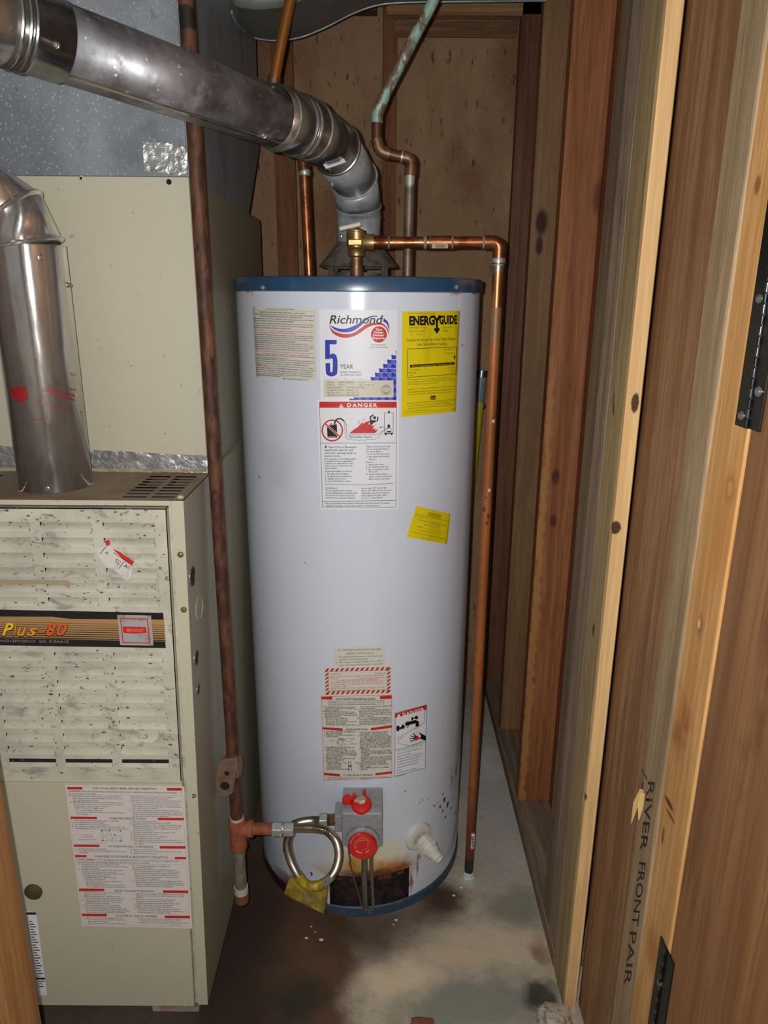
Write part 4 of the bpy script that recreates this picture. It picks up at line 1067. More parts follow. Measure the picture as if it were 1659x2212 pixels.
# ---- relief valve
brass = mat('brass', C('#a8875a'), .38, .8, [(C('#6f5534'), (60, 60, 60), .45, .65, .6), (C('#c9ab78'), (25, 25, 25), .55, .75, .4)])
copper = mat('copper', C('#a8673f'), .36, .8, [(C('#6f3f26'), (30, 30, 30), .42, .62, .8, 4.0), (C('#5a3420'), (90, 90, 90), .58, .7, .6), (C('#d08a58'), (12, 12, 12), .6, .75, .5)], rnoise=((50, 50, 50), .22, .45))
oldcop = mat('tarnished_copper', C('#8d6a4c'), .45, .6, [(C('#5d3f2b'), (25, 25, 25), .42, .62, .8, 4.0), (C('#a88a68'), (60, 60, 40), .56, .7, .6)])
solder = mat('solder', C('#a9aba4'), .45, .6, [(C('#d5d8d2'), (150, 150, 150), .5, .65, .7), (C('#6a5a4a'), (90, 90, 90), .6, .7, .7)])
YT = 1.543
tp = empty('relief_valve', P(770, 596, Y=YT), 'brass pressure relief valve with white test lever on the heater top', 'valve')
put(tp, (P(770, 540, Y=YT).x, YT, ZT + .003), None)
tx = P(770, 540, Y=YT).x
def zpx(y): return P(770, y, Y=YT).z
to = Vector((tx, YT, 0))
MB().lathe([(.0135, ZT + .003), (.0125, zpx(556)), (.0125, zpx(553))], to, seg=20).build('nipple', oldcop, tp)
MB().lathe([(.013, zpx(556)), (.017, zpx(553)), (.0175, zpx(543)), (.0155, zpx(539)), (.0195, zpx(535)), (.0205, zpx(510)), (.0205, zpx(503)), (.0195, zpx(502)), (.0195, zpx(499)), (.012, zpx(495)), (.007, zpx(492))], to, seg=28).build('body', brass, tp)
MB().obox(Vector((tx - .002, YT - .0205, zpx(525))), Vector((1, 0, 0)), Vector((0, 1, 0)), Vector((0, 0, 1)), .014, .002, .006).build('name_boss', brass, tp, bevel=.0018, smooth=False)
zo = P(800, 524, Y=YT).z
MB().lathe([(.012, 0), (.016, .006), (.0165, .03), (.0135, .031)], Vector((tx + .005, YT, zo)), (1, 0, 0), 24).build('outlet', brass, tp)
MB().tube([Vector((tx, YT, zpx(494))), Vector((tx, YT, zpx(480)))], .0022, 10).build('stem', solder, tp)
la, lbv = P(733, 495, Y=YT - .004), P(780, 484, Y=YT - .004)
ld = (lbv - la).normalized()
MB().obox((la + lbv) / 2, ld, Vector((0, 1, 0)), ld.cross(Vector((0, 1, 0))), (lbv - la).length / 2, .007, .0042).build('test_lever', mat('lever_white', C('#cbc9bd'), .5), tp, smooth=False, bevel=.0025)

# ---- discharge pipe of the relief valve
dpipe = empty('discharge_pipe', P(1012, 1893, Z=0), 'copper discharge pipe running from the relief valve down to the floor', 'pipe')
pb = P(1012, 1893, Z=0.0); pe = P(1079, 523, Y=pb.y)
rp = .0111
ps = Vector((tx + .032, YT, zo)); 
put(dpipe, (pb.x, pb.y, 0), None)
def at(px):     # point on the horizontal run
    a = P(px, 523, Y=YT).x
    return Vector((a, YT + (pe.y - YT) * (a - ps.x) / (pe.x - ps.x), ps.z + (pe.z - ps.z) * (a - ps.x) / (pe.x - ps.x)))
MB().tube([ps, at(1045)], rp, 20).build('horizontal_pipe', copper, dpipe)
MB().tube([at(803), at(824), at(826), at(838)], [.0135, .0135, .0125, .0125], 20).build('adapter', copper, dpipe)
MB().tube([at(920), at(975)], rp + .0016, 20).build('coupling', copper, dpipe)
cpl = dpipe.children[-1]
for a, b in ((838, 842), (915, 924), (927, 931), (973, 979), (1041, 1047)):
    MB().tube([at(a), at((a + b) / 2), at(b)], [rp + .0006, rp + .0024, rp + .0006], 20).build('solder_ring', solder, dpipe)
corner = Vector((pe.x, pe.y, pe.z))
dnn = Vector((pb.x - pe.x, pb.y - pe.y, -pe.z)).normalized()
MB().tube(round_path([at(1046), corner, corner + dnn * .042], .026, 8), rp + .0018, 20).build('elbow', copper, dpipe)
ik = Ink(plane_y(YT - .0135), 680, 440, 430 / 1659)
ik.R(975, 318, 1110, 372, 'tan'); 
for i in range(14):
    ik.R(1005 + i * 6, 340, 1008 + i * 6 + (i % 3), 370, 'k', 2)
ik.build(cpl, pal, step=0, base=0.0)
def down(py):
    z = P(1070, py, Y=pb.y).z
    return corner + dnn * ((pe.z - z) / -dnn.z)
MB().tube([down(556), down(563), down(574)], [rp + .0014, rp + .003, rp + .0006], 20).build('solder_ring', solder, dpipe)
MB().tube([down(565), down(666)], rp, 20).build('upper_pipe', mat('bright_copper', C('#c9834f'), .33, .85, [(C('#a35c33'), (20, 20, 9), .45, .65, .7)], [(down(575), (.03, .03, .014), C('#b9bdb8'), .9, .7, .006)]), dpipe)
def pspot(px, py, r, col, am=.9):
    return (cyl_surface(pb.x, pb.y, rp)(px, py), r, C(col), am, .5, .002)
lowm = mat('oxidised_copper_pipe', C('#a4622f'), .5, .25, [(C('#8a4a24'), (8, 8, 4), .4, .65, .7, 4.0), (C('#6a3c22'), (50, 50, 30), .58, .7, .5)], [
    (down(700), (.05, .05, .05), C('#7f6a4a'), .85, .9, .02), (down(1840), (.05, .05, .22), C('#5a2f20'), .8, .9, .02), (down(1880), (.05, .05, .055), C('#26302f'), .95, .5, .01),
    pspot(1066, 910, (.004, .01, .004), '#e4ded2'), pspot(1057, 1059, (.0035, .01, .004), '#e4ded2'),
    pspot(1050, 1075, (.004, .01, .004), '#4a2a20', .7), pspot(1046, 1100, (.004, .01, .008), '#3c2a28', .8), pspot(1055, 1115, (.005, .01, .006), '#3c2a2a', .8), pspot(1052, 1130, (.004, .01, .006), '#43291f', .8)])
MB().tube([down(664), down(1200), Vector((pb.x, pb.y, .004))], rp + .0002, 20).build('lower_pipe', lowm, dpipe)
ik = Ink(cyl_surface(pb.x, pb.y, rp + .0004), 0, 0, 1.0)
ik.Q([(1018, 1798), (1027, 1798), (1025, 1837), (1016, 1837)], 'r', 0); ik.Q([(1019, 1801), (1026, 1801), (1024, 1833), (1017, 1833)], 'w', 1)
for i in range(6):
    ik.R(1018.5, 1808 + i * 4, 1024, 1810 + i * 4, 'k', 2)
ik.build(dpipe.children[-1], pal, step=4, base=.0006)
mb = MB().lathe([(rp + .005, 0.0), (rp + .0045, .003), (rp + .002, .007), (rp + .0022, .014), (rp + .0004, .018)], Vector((pb.x, pb.y, 0)), seg=22)
for v in mb.v:
    k = mnoise.noise(v * 130) * .003
    v.x += k; v.y += k * .7; v.z = max(0, v.z + k)
mb.build('mineral_crust', mat('mineral_crust', C('#c8cfc4'), .9, 0, [(C('#8fa9a0'), (200, 200, 200), .5, .65, .7)]), dpipe)

# ---- water pipes above the heater
cold = empty('cold_water_pipe', (0, 0, 0), 'brown copper pipe rising from heater past the plenum', 'pipe')
cb = P(668, 592, Y=HY); put(cold, (cb.x, HY, ZT + .003), None)
MB().lathe([(.017, ZT + .001), (.015, ZT + .006), (.013, ZT + .008)], Vector((cb.x, HY, 0)), seg=18).build('nipple', oldcop, cold)
MB().tube(round_path([Vector((cb.x, HY, ZT + .004)), P(657, 372, Y=HY)], .02), .0108, 18).build('lower_pipe', copper, cold)
MB().tube(round_path([P(657, 374, Y=HY), P(654, 330, Y=HY), P(598, 262, Y=HY), P(585, 205, Y=HY), P(590, 180, Y=HY)], .05), .0125, 18).build('offset_bend', copper, cold)
MB().tube([P(658, 380, Y=HY), P(658, 374, Y=HY), P(657, 368, Y=HY)], [.0112, .0135, .0125], 18).build('solder_ring', solder, cold)
MB().tube([P(586, 195, Y=HY), P(594, 165, Y=HY)], .0132, 18).build('coupling', oldcop, cold)
MB().tube([P(593, 170, Y=HY), P(610, 80, Y=HY), P(640, -60, Y=HY), P(655, -120, Y=HY)], .0112, 18).build('upper_pipe', mat('brown_oxide_pipe', C('#9a5f26'), .45, .4, [(C('#6a3c17'), (20, 20, 12), .42, .65, .7)]), cold)
hot = empty('hot_water_pipe', (0, 0, 0), 'green corroded copper pipe zigzagging up from heater', 'pipe')
hb = P(880, 592, Y=HY); put(hot, (hb.x, HY, ZT + .003), None)
verd = mat('verdigris_pipe', C('#7d6a52'), .6, .3, [(C('#9dc4b4'), (40, 40, 18), .45, .55, .95, 4.0), (C('#d5e2da'), (70, 70, 40), .58, .68, .8), (C('#6f4a30'), (30, 30, 25), .6, .7, .7)])
MB().lathe([(.016, ZT + .001), (.014, ZT + .006), (.012, ZT + .008)], Vector((hb.x, HY, 0)), seg=18).build('nipple', oldcop, hot)
MB().tube([Vector((hb.x, HY, ZT + .004)), P(886, 375, Y=HY)], .0108, 18).build('lower_pipe', mat('grey_copper_pipe', C('#84705e'), .5, .5, [(C('#5d4a3c'), (30, 30, 20), .45, .65, .7)], [(P(886, 385, Y=HY - .01), (.02, .02, .02), C('#c9ccc0'), .8, .6, .008)]), hot)
MB().tube(round_path([P(886, 380, Y=HY), P(889, 343, Y=HY), P(864, 338, Y=HY)], .024), .0128, 18).build('elbow', oldcop, hot)
MB().tube([P(872, 340, Y=HY), P(838, 332, Y=HY)], .0112, 18).build('short_pipe', mat('dark_copper', C('#6a4530'), .45, .5), hot)
MB().tube([P(870, 339, Y=HY), P(867, 338.5, Y=HY)], .0138, 18).build('solder_ring', solder, hot)
MB().tube(round_path([P(842, 333, Y=HY), P(820, 326, Y=HY), P(813, 300, Y=HY)], .022), .0128, 18).build('elbow', oldcop, hot)
MB().tube([P(814, 306, Y=HY), P(814, 262, Y=HY)], .0110, 18).build('riser', mat('dark_copper', C('#6a4530'), .45, .5), hot)
MB().tube(round_path([P(814, 266, Y=HY), P(815, 245, Y=HY), P(830, 208, Y=HY)], .03), .0122, 18).build('bend', verd, hot)
MB().tube([P(827, 214, Y=HY), P(938, -2, Y=HY), P(990, -104, Y=HY)], .0112, 18).build('upper_pipe', verd, hot)

# ---- gas piping
rusty = mat('rusty_iron_pipe', C('#63402c'), .65, .3, [(C('#3c2318'), (70, 70, 22), .42, .58, .85, 6.0), (C('#84563a'), (18, 18, 6), .58, .75, .6), (C('#2c1a14'), (120, 120, 60), .6, .7, .7)], [(P(400, 42, Y=1.29), (.05, .05, .018), C('#1c1a18'), .95, .25, .004)])
orange = mat('primed_orange_iron', C('#93502f'), .75, 0, [(C('#6a3823'), (40, 40, 40), .45, .65, .7), (C('#a5694a'), (90, 90, 90), .58, .7, .5)])
greyp = mat('galvanised_nipple', C('#7f7d6c'), .6, .3, [(C('#5f5c4c'), (30, 30, 30), .45, .65, .6), (C('#9a9886'), (70, 70, 70), .58, .7, .6)])
tape = mat('pipe_dope_white', C('#b5aa9c'), .8)
YG = 1.29
gas = empty('gas_pipe', P(513, 1948, Y=YG), 'rusty iron gas pipe with shutoff and orange tee beside the furnace', 'pipe')
gx = lambda py, px: P(px, py, Y=YG)
GX = P(421, 300, Y=YG).x
def gz(py, px): return Vector((GX, YG, P(px, py, Y=YG).z))
put(gas, gz(1948, 513), None)
rg = .0128
MB().tube([gz(1640, 494), Vector((GX, YG, 2.5))], rg, 20).build('riser', rusty, gas)
MB().tube([gz(1672, 498), gz(1645, 495), gz(1632, 494)], [.0165, .0195, .0175], 8).build('shutoff_body', mat('dusty_iron', C('#7a5f4c'), .75, .1, [(C('#5a4434'), (50, 50, 50), .45, .65, .6)]), gas, smooth=False)
poly = [P(a, b, Y=1.262) for a, b in ((466, 1716), (467, 1668), (472, 1650), (480, 1640), (512, 1637), (514, 1663), (509, 1672), (502, 1714), (490, 1721), (474, 1722))]
lv = MB().prism(poly, Vector((0, .014, -.004))).build('shutoff_tang', mat('dusty_iron', C('#7a5f4c')), gas, smooth=False, bevel=.0015)
for (a, b, r) in ((490, 1670, .0055), (486, 1697, .0098)):
    MB().lathe([(r, 0), (r, .0012)], P(a, b, Y=1.2628), (0, -1, 0), 18).build('tang_hole', mat('hole_black', C('#120e0c'), .9), lv)
MB().tube([gz(1775, 505), gz(1660, 497)], rg, 20).build('pipe_nipple', rusty, gas)
MB().tube([gz(1764, 504), gz(1772, 505)], rg + .0016, 20).build('pipe_dope', tape, gas)
MB().tube([gz(1832, 513), gz(1828, 513), gz(1812, 511), gz(1788, 509), gz(1772, 508), gz(1769, 508)], [.0165, .0185, .0172, .0172, .0185, .0165], 20).build('tee', orange, gas)
zg = gz(1790, 510).z
MB().tube([Vector((GX, YG, zg)), Vector((GX + .022, YG, zg)), Vector((GX + .023, YG, zg)), Vector((GX + .034, YG, zg))], [.016, .016, .0182, .0178], 20).build('tee_branch', orange, gas)
xn = P(592, 1789, Y=YG).x
MB().tube([Vector((GX + .03, YG, zg)), Vector((xn, YG, zg))], rg, 20).build('side_nipple', orange, gas)
MB().tube([gz(1926, 513), gz(1828, 511)], rg, 20).build('drip_leg', greyp, gas)
MB().tube([gz(1932, 513), gz(1914, 512)], rg + .0022, 20).build('pipe_dope', tape, gas)
MB().tube([gz(1949, 513), gz(1945, 513), gz(1927, 513)], [.010, .0155, .0162], 12).build('drip_cap', mat('rusty_cap', C('#74452f'), .75), gas)

# ---- flexible connector looped between the tee and the gas control
ss = mat('corrugated_stainless', C('#a39c8a'), .28, .95, [(C('#6f6555'), (40, 40, 40), .5, .7, .5)])
flex = empty('flexible_connector', P(627, 1915, Y=1.30), 'looped corrugated steel gas connector with yellow tag below gas control', 'gas connector')
put(flex, P(627, 1930, Y=1.30), None)
xa = xn
MB().tube([Vector((xa - .004, YG, zg)), Vector((xa + .018, YG, zg))], [.0165, .0165], 6).build('hex_nut', solder, flex, smooth=False, bevel=.0015)
MB().tube([Vector((xa + .018, YG, zg)), Vector((xa + .0225, YG, zg))], .0115, 16).build('nut_neck', solder, flex)
MB().tube([Vector((xa + .0215, YG, zg)), Vector((xa + .043, YG, zg))], [.0155, .0155], 6).build('hex_fitting', castal, flex, smooth=False, bevel=.0015)
pth = [(627, 1793, 1.29), (620, 1825, 1.285), (627, 1856, 1.287), (641, 1886, 1.295), (658, 1908, 1.30), (681, 1914, 1.302), (704, 1904, 1.302), (724, 1880, 1.295), (732, 1848, 1.283), (726, 1817, 1.268), (707, 1796, 1.262), (680, 1789, 1.270), (658, 1788, 1.281), (638, 1788, 1.290)]
pth2 = [(636, 1781, 1.295), (652, 1776, 1.318), (672, 1773, 1.340), (692, 1772, 1.352)]
def hose_pts(pth):
    cp = smooth_path([P(a, b, Y=c) for a, b, c in pth], 40)
    acc = [0.0]
    for a, b in zip(cp, cp[1:]): acc.append(acc[-1] + (b - a).length)
    tot = acc[-1]; nstep = int(tot / .0048) * 4
    out = []; j = 0
    for i in range(nstep + 1):
        s = tot * i / nstep
        while j < len(acc) - 2 and acc[j + 1] < s: j += 1
        out.append(cp[j].lerp(cp[j + 1], (s - acc[j]) / max(1e-9, acc[j + 1] - acc[j])))
    return out
rs2 = hose_pts(pth2)
MB().tube(rs2, [.0080 + .0016 * (1, 0, -1, 0)[i % 4] for i in range(len(rs2))], 14).build('hose_end', ss, flex)
rs_pts = hose_pts(pth); nstep = len(rs_pts) - 1
MB().tube(rs_pts, [.0080 + .0016 * (1, 0, -1, 0)[i % 4] for i in range(nstep + 1)], 14).build('corrugated_hose', ss, flex)
nv = P(690, 1771, Y=1.352)
MB().tube([nv, nv + Vector((.018, .0, 0)), ], .0155, 6).build('hex_nut', solder, flex, smooth=False, bevel=.0015)
MB().tube([nv + Vector((.018, 0, 0)), Vector((xl - .014, 1.362, zi))], .0125, 16).build('nut_neck', oldcop, flex)
yel = mat('dirty_yellow_vinyl', C('#8a7a22'), .45, 0, [(C('#c2a818'), (50, 50, 40), .52, .66, .9, 3.0), (C('#5d4e1c'), (35, 35, 35), .5, .7, .6)])
k0 = min(range(len(rs_pts)), key=lambda i: (rs_pts[i] - P(641, 1888, Y=1.296)).length); k1 = min(range(len(rs_pts)), key=lambda i: (rs_pts[i] - P(704, 1904, Y=1.302)).length)
seg = rs_pts[k0:k1:3]
MB().tube(seg, [.0105 + random.uniform(-.0007, .0012) for _ in seg], 14).build('yellow_sleeve', yel, flex, label='dirty yellow vinyl sleeve')
seg = rs_pts[k1 - 4:k1 + 26:3]
MB().tube(seg, [.0098 for _ in seg], 14).build('end_sleeve', solder, flex)
mb = MB()
tagq = [(632, 1893), (700, 1912), (712, 1932), (694, 1972), (624, 1934)]
nx_, ny_ = 12, 8
tl, tr, br, bl = (627, 1889), (709, 1914), (702, 1976), (613, 1932)
def tg(s, t): return ((tl[0] * (1 - s) + tr[0] * s) * (1 - t) + (bl[0] * (1 - s) + br[0] * s) * t, (tl[1] * (1 - s) + tr[1] * s) * (1 - t) + (bl[1] * (1 - s) + br[1] * s) * t)
for i in range(ny_ + 1):
    for j in range(nx_ + 1):
        a, b = tg(j / nx_, i / ny_)
        mb.v.append(P(a, b, Y=1.322 + .010 * mnoise.noise(Vector((j * .45, i * .5, 3))) - .016 * (i / ny_) ** 2))
for i in range(ny_):
    for j in range(nx_):
        q = i * (nx_ + 1) + j; mb.f.append((q, q + 1, q + nx_ + 2, q + nx_ + 1))
mb.build('yellow_tag', mat('faded_tag', C('#7d6830'), .6, 0, [(C('#9a8426'), (30, 30, 30), .48, .6, .9), (C('#a8835c'), (20, 20, 25), .55, .68, .8), (C('#5a4a24'), (40, 40, 40), .58, .7, .6)]), flex, solid=.0012, label='crumpled dirty yellow warning tag')

# ---- vent pipe from the hood
galv = mat('vent_galvanised', C('#a5a4a0'), .24, .93, [(C('#55514c'), (14, 14, 14), .45, .7, .55, 5.0), (C('#c9c6c0'), (90, 90, 90), .66, .72, .8, 2.0)], rnoise=((25, 25, 25), .16, .36), bump=((120, 120, 120), .08, .001))
galv2 = mat('vent_matte_zinc', C('#b0b4b6'), .42, .35, [(C('#7f8386'), (25, 25, 25), .42, .65, .7, 4.0), (C('#c5c8c8'), (70, 70, 70), .58, .72, .5)], rnoise=((40, 40, 40), .32, .5))
vent = empty('vent_pipe', (HX, HY, zc1), 'galvanised vent pipe slanting from the heater hood across the furnace plenum', 'vent pipe')
RV = .0455
V1, V2 = P(115, 85, Y=1.05), P(556, 240, Y=1.30)
vd = (V2 - V1).normalized()
def von(px):
    lo, hi = -0.6, 1.5
    for _ in range(50):
        m_ = (lo + hi) / 2
        q = V1 + (V2 - V1) * m_ - CAM
        xx = CXP + FPX * q.dot(CR) / q.dot(_f)
        if xx < px: lo = m_
        else: hi = m_
    return V1 + (V2 - V1) * lo
def bead(c, n_, r, rr=.003, nm='bead', m_=None, par=None):
    MB().lathe([(r - .002, -rr * 1.2), (r + rr * .7, -rr * .6), (r + rr, 0), (r + rr * .7, rr * .6), (r - .002, rr * 1.2)], c, n_, 44, cap0=False, cap1=False).build(nm, m_ or galv, par or vent)
MB().tube([von(-260), von(128)], RV + .0022, 44, False, False).build('sleeve', galv, vent, solid=.001)
for a in (12, 30, 44): bead(von(a), vd, RV + .002, .0035)
MB().tube([von(118), von(600)], RV, 44, False, False).build('long_section', mat('vent_dusty_zinc', C('#98979a'), .42, .88, [(C('#453f3b'), (12, 12, 12), .42, .65, .6, 5.0), (C('#bcbcbc'), (16, 16, 16), .56, .68, .8, 4.0), (C('#dcd9d2'), (75, 75, 75), .68, .72, .9, 2.0)], rnoise=((25, 25, 25), .42, .65)), vent, solid=.001)
MB().obox((von(130) + von(590)) / 2 + Vector((.012, -.012, -RV * .93)), vd, vd.cross(Vector((0, 0, 1))).normalized(), Vector((0, 0, 1)), (von(590) - von(130)).length / 2, .004, .0012).build('seam', galv, vent, smooth=False)
joint = [von(585), P(668, 281, Y=1.415), P(726, 322, Y=1.52), P(765, 386, Y=1.625), P(775, 448, Y=1.68), Vector((HX + .001, HY, zc1 - .006))]
fr = frames(joint)
for i in range(5):
    (c0, a0, b0), (c1, a1, b1) = fr[i], fr[i + 1]
    mm = galv if i < 2 else galv2
    r0 = RV + (.0025 if i == 0 else .0018 if i == 1 else .0012)
    MB().rings([ring(c0, a0, b0, r0, 44), ring(c0.lerp(c1, .5), (a0 + a1).normalized(), (b0 + b1).normalized(), r0 * (1.0 if i in (0, 4) else 1.03), 44), ring(c1, a1, b1, r0, 44)], False, False).build('elbow_gore' if i else 'collar_section', mm, vent, solid=.001)
    nrm = a1.cross(b1)
    if i < 4:
        bead(c1, nrm, r0, .0035, m_=mm)
(c0, a0, b0), (c1, a1, b1) = fr[0], fr[1]
for k in (.18, .62, .74): bead(c0.lerp(c1, k), (c1 - c0).normalized(), RV + .0022, .0035)
bead(Vector((HX + .001, HY, P(775, 470, Y=HY).z)), (0, 0, 1), RV + .001, .003, m_=galv2)
for (a, b, y) in ((122, 98, 1.01), (588, 192, 1.285), (570, 293, 1.28), (752, 318, 1.50), (783, 360, 1.585), (708, 362, 1.49), (718, 398, 1.56), (738, 511, 1.645)):
    screw(vent, P(a, b, Y=y), P(a, b, Y=y) - (P(a, b, Y=y) + Vector((0, 1, 0))), .0035, chrome_m, h=.006)
# barcode sticker on the elbow
st = P(720, 349, Y=1.452)
sx_ = (P(744, 341, Y=1.462) - P(697, 357, Y=1.442)).normalized(); sy_ = Vector((0, -.62, -.78)); sy_ = (sy_ - sx_ * sy_.dot(sx_)).normalized()
MB().obox(st, sx_, sy_, sx_.cross(sy_), .021, .010, .0008).build('barcode_sticker', paper, vent, smooth=False)
stk = vent.children[-1]
for i in range(9):
    MB().obox(st - sx_ * (.014 - i * .0032) - sx_.cross(sy_) * .0 + Vector((0, -.0009, .0005)), sx_, sy_, sx_.cross(sy_), .0007 + .0005 * (i % 2), .006, .0008).build('bar', pal['gr'], stk, smooth=False)

# ---- fluorescent tube leaning in the back corner
ft = empty('fluorescent_tube', (0, 0, 0), 'glass fluorescent tube with yellow band leaning behind the heater', 'light tube')
ta, tb_ = P(1041, 800, Y=2.43), Vector((0.235, 2.36, .0))
put(ft, (tb_.x, tb_.y, 0), None)
td = (tb_ - ta).normalized()
glass = mat('coated_tube_glass', C('#8e9398'), .12, 0, spec=.8, coat=.5)
MB().tube([ta + td * .02, tb_ - td * .02], .019, 24).build('glass_tube', glass, ft)
MB().tube([ta, ta + td * .022], .0192, 24).build('end_cap', mat('tube_cap', C('#7d8184'), .3, .8), ft)
MB().tube([tb_ - td * .022, tb_], .0192, 24).build('end_cap', mat('tube_cap', C('#7d8184')), ft)
yb = MB().tube([P(1036, 848, Y=2.425) * 0 + ta + td * .105, ta + td * .50], .0196, 24).build('yellow_sleeve', mat('tube_yellow', C('#c9b42a'), .45, 0, [(C('#b39a20'), (20, 20, 8), .5, .7, .5)]), ft)
tq = plane_pn(ta + Vector((0, -.0200, 0)), (0, -1, -.0))
ik = Ink(tq, 1000, 780, 120 / 632)
ik.O(212, 515, 42, 45, 'd', 1, w=7); ik.O(212, 515, 34, 36, 'd', 1, w=3); ik.T(213, 535, 44, 'GE', 'd', w=58, shear=.3, bold=-.01)
ik.S([(165, 585), (250, 600)], 5, 'd'); ik.S([(160, 712), (242, 718)], 5, 'd'); ik.T(170, 648, 34, '8', 'd', w=25, bold=.03); ik.T(196, 642, 12, 'watt', 'd', w=35); ik.T(170, 690, 16, '2 ave.', 'd', w=45); ik.T(170, 750, 14, 'cool', 'd', w=45)
ik.build(yb, pal, step=0, base=.0)

# ================================================================== furnace
SF = plane_y(YF)
ptop, pbot = P(396, 1082, Y=YF), P(449, 2171, Y=YF)
FZ1, FZ0 = ptop.z, pbot.z
LEAN = (pbot.x - ptop.x) / (FZ0 - FZ1)
FXR = ptop.x                       # right front edge at the top
FW = 0.545
def fp(x, y, z):                   # furnace coordinates: x from the right edge, leaning a little
    return Vector((FXR + x + LEAN * (z - FZ1), y, z))
def floc(px, py, Y=YF):
    q = P(px, py, Y=Y)
    return q.x - FXR - LEAN * (q.z - FZ1), q.z
def fbox(x0, x1, y0, y1, z0, z1):
    mb = MB().box(x0, x1, y0, y1, z0, z1)
    mb.v = [fp(v.x, v.y, v.z) for v in mb.v]
    return mb
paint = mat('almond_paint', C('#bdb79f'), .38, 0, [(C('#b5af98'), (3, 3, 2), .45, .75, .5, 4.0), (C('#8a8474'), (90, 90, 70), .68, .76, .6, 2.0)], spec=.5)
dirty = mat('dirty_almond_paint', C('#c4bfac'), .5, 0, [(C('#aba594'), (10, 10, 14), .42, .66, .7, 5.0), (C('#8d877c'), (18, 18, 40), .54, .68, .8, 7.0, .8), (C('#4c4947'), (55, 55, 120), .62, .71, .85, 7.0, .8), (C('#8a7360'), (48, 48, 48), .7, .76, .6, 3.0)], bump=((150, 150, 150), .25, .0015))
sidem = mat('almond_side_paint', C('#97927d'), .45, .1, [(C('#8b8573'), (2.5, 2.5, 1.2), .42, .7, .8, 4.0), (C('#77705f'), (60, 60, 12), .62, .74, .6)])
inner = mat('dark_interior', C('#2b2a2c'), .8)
furn = empty('gas_furnace', (0, 0, 0), 'almond painted gas furnace with louvred door and striped nameplate', 'furnace')
put(furn, fp(-FW / 2, YF + .35, FZ0), None)
FD = 0.74
# casing: sides, back, bottom, inner bulkhead
knock = [(415, 1245, .017, .011), (424, 1421, .013, .012), (428, 1489, .009, .007)]
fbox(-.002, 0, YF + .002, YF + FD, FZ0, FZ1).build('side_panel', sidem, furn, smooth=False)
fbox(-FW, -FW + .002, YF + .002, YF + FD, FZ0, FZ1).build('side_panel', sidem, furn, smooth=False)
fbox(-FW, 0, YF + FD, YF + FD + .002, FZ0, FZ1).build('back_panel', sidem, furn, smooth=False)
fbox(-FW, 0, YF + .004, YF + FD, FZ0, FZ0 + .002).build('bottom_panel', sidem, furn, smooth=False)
fbox(-FW + .004, -.004, YF + .075, YF + .08, FZ0 + .004, FZ1 - .004).build('bulkhead', inner, furn, smooth=False)
# front corner flanges
fbox(-.021, 0, YF, YF + .0025, FZ0, FZ1).build('corner_flange', paint, furn, smooth=False, bevel=.0008)
fbox(-.0265, -.021, YF + .006, YF + .008, FZ0, FZ1).build('corner_groove', dirty, furn, smooth=False)
fbox(-FW, -FW + .018, YF, YF + .0025, FZ0, FZ1).build('corner_flange', paint, furn, smooth=False, bevel=.0008)
fbox(-FW + .018, -.0212, YF, YF + .0025, FZ1 - .009, FZ1).build('top_flange', paint, furn, smooth=False, bevel=.0008)
# louvred upper door
xd0, xd1 = -FW + .022, -.027
zs1 = FZ1 - .012; zsm = floc(210, 1684)[1]; zs0 = FZ0 + .002
YD = YF - .006
c3l, c3r = floc(224, 1130)[0], floc(336, 1130)[0]
cw = c3r - c3l; cpitch = c3l - floc(89.5, 1130)[0]
cols = [c3l - cpitch * i for i in range(4)]
rowsA = [floc(280, y)[1] for y in (1127, 1160, 1193, 1225, 1257, 1288.5)]
rowsB = [floc(305, y)[1] for y in (1407, 1437.5, 1467, 1496, 1524.5, 1553, 1581.5, 1609.5, 1636)]
oh = .0148
holes = []
for r_ in rowsA + rowsB:
    for c_ in cols:
        holes.append((c_, c_ + cw, r_ - oh, r_))
mb = sheet_holes(xd0, xd1, zsm, zs1, holes, lambda x, z: fp(x, YD, z))
door = mb.build('louvre_door', dirty, furn, smooth=False, solid=.0014)
sl = MB()
pr = [(-.0035, -.0005), (-.002, .0035), (.0035, oh * .52), (.0115, oh - .0012)]
sl.rings([[Vector((0, y, z)) for y, z in pr], [Vector((cw, y, z)) for y, z in pr]], False, False, closed=False)
sme = sl.mesh('louvre_slat', Vector((0, 0, 0)), True); sme.materials.append(dirty)
pr2 = [(-.0035, -.0005), (-.002, .003), (.0015, .006)]
sl2 = MB().rings([[Vector((0, y, z)) for y, z in pr2], [Vector((cw, y, z)) for y, z in pr2]], False, False, closed=False)
sme2 = sl2.mesh('louvre_slat', Vector((0, 0, 0)), True); sme2.materials.append(dirty)
for r_ in rowsA + rowsB:
    for c_ in cols:
        o = bpy.data.objects.new('louvre_slat', sme2 if r_ == rowsB[-1] else sme); COL.objects.link(o)
        put(o, fp(c_, YD, r_ - oh), door)
for (x0_, x1_, z0_, z1_) in ((xd1 - .0015, xd1, zsm, zs1), (xd0, xd0 + .0015, zsm, zs1)):
    fbox(x0_, x1_, YD, YF + .008, z0_, z1_).build('door_return', paint, door, smooth=False)
fbox(xd0, xd1, YD, YF + .008, zs1 - .0015, zs1).build('door_return', dirty, door, smooth=False)
fbox(xd0, xd1, YD - .0015, YD + .004, zsm - .001, zsm + .003).build('door_lip', paint, door, smooth=False, bevel=.0008)
# plain lower door
ld = fbox(xd0, xd1, YD + .001, YF + .008, zs0, zsm - .004).build('lower_door', paint, furn, smooth=False, bevel=.0012)
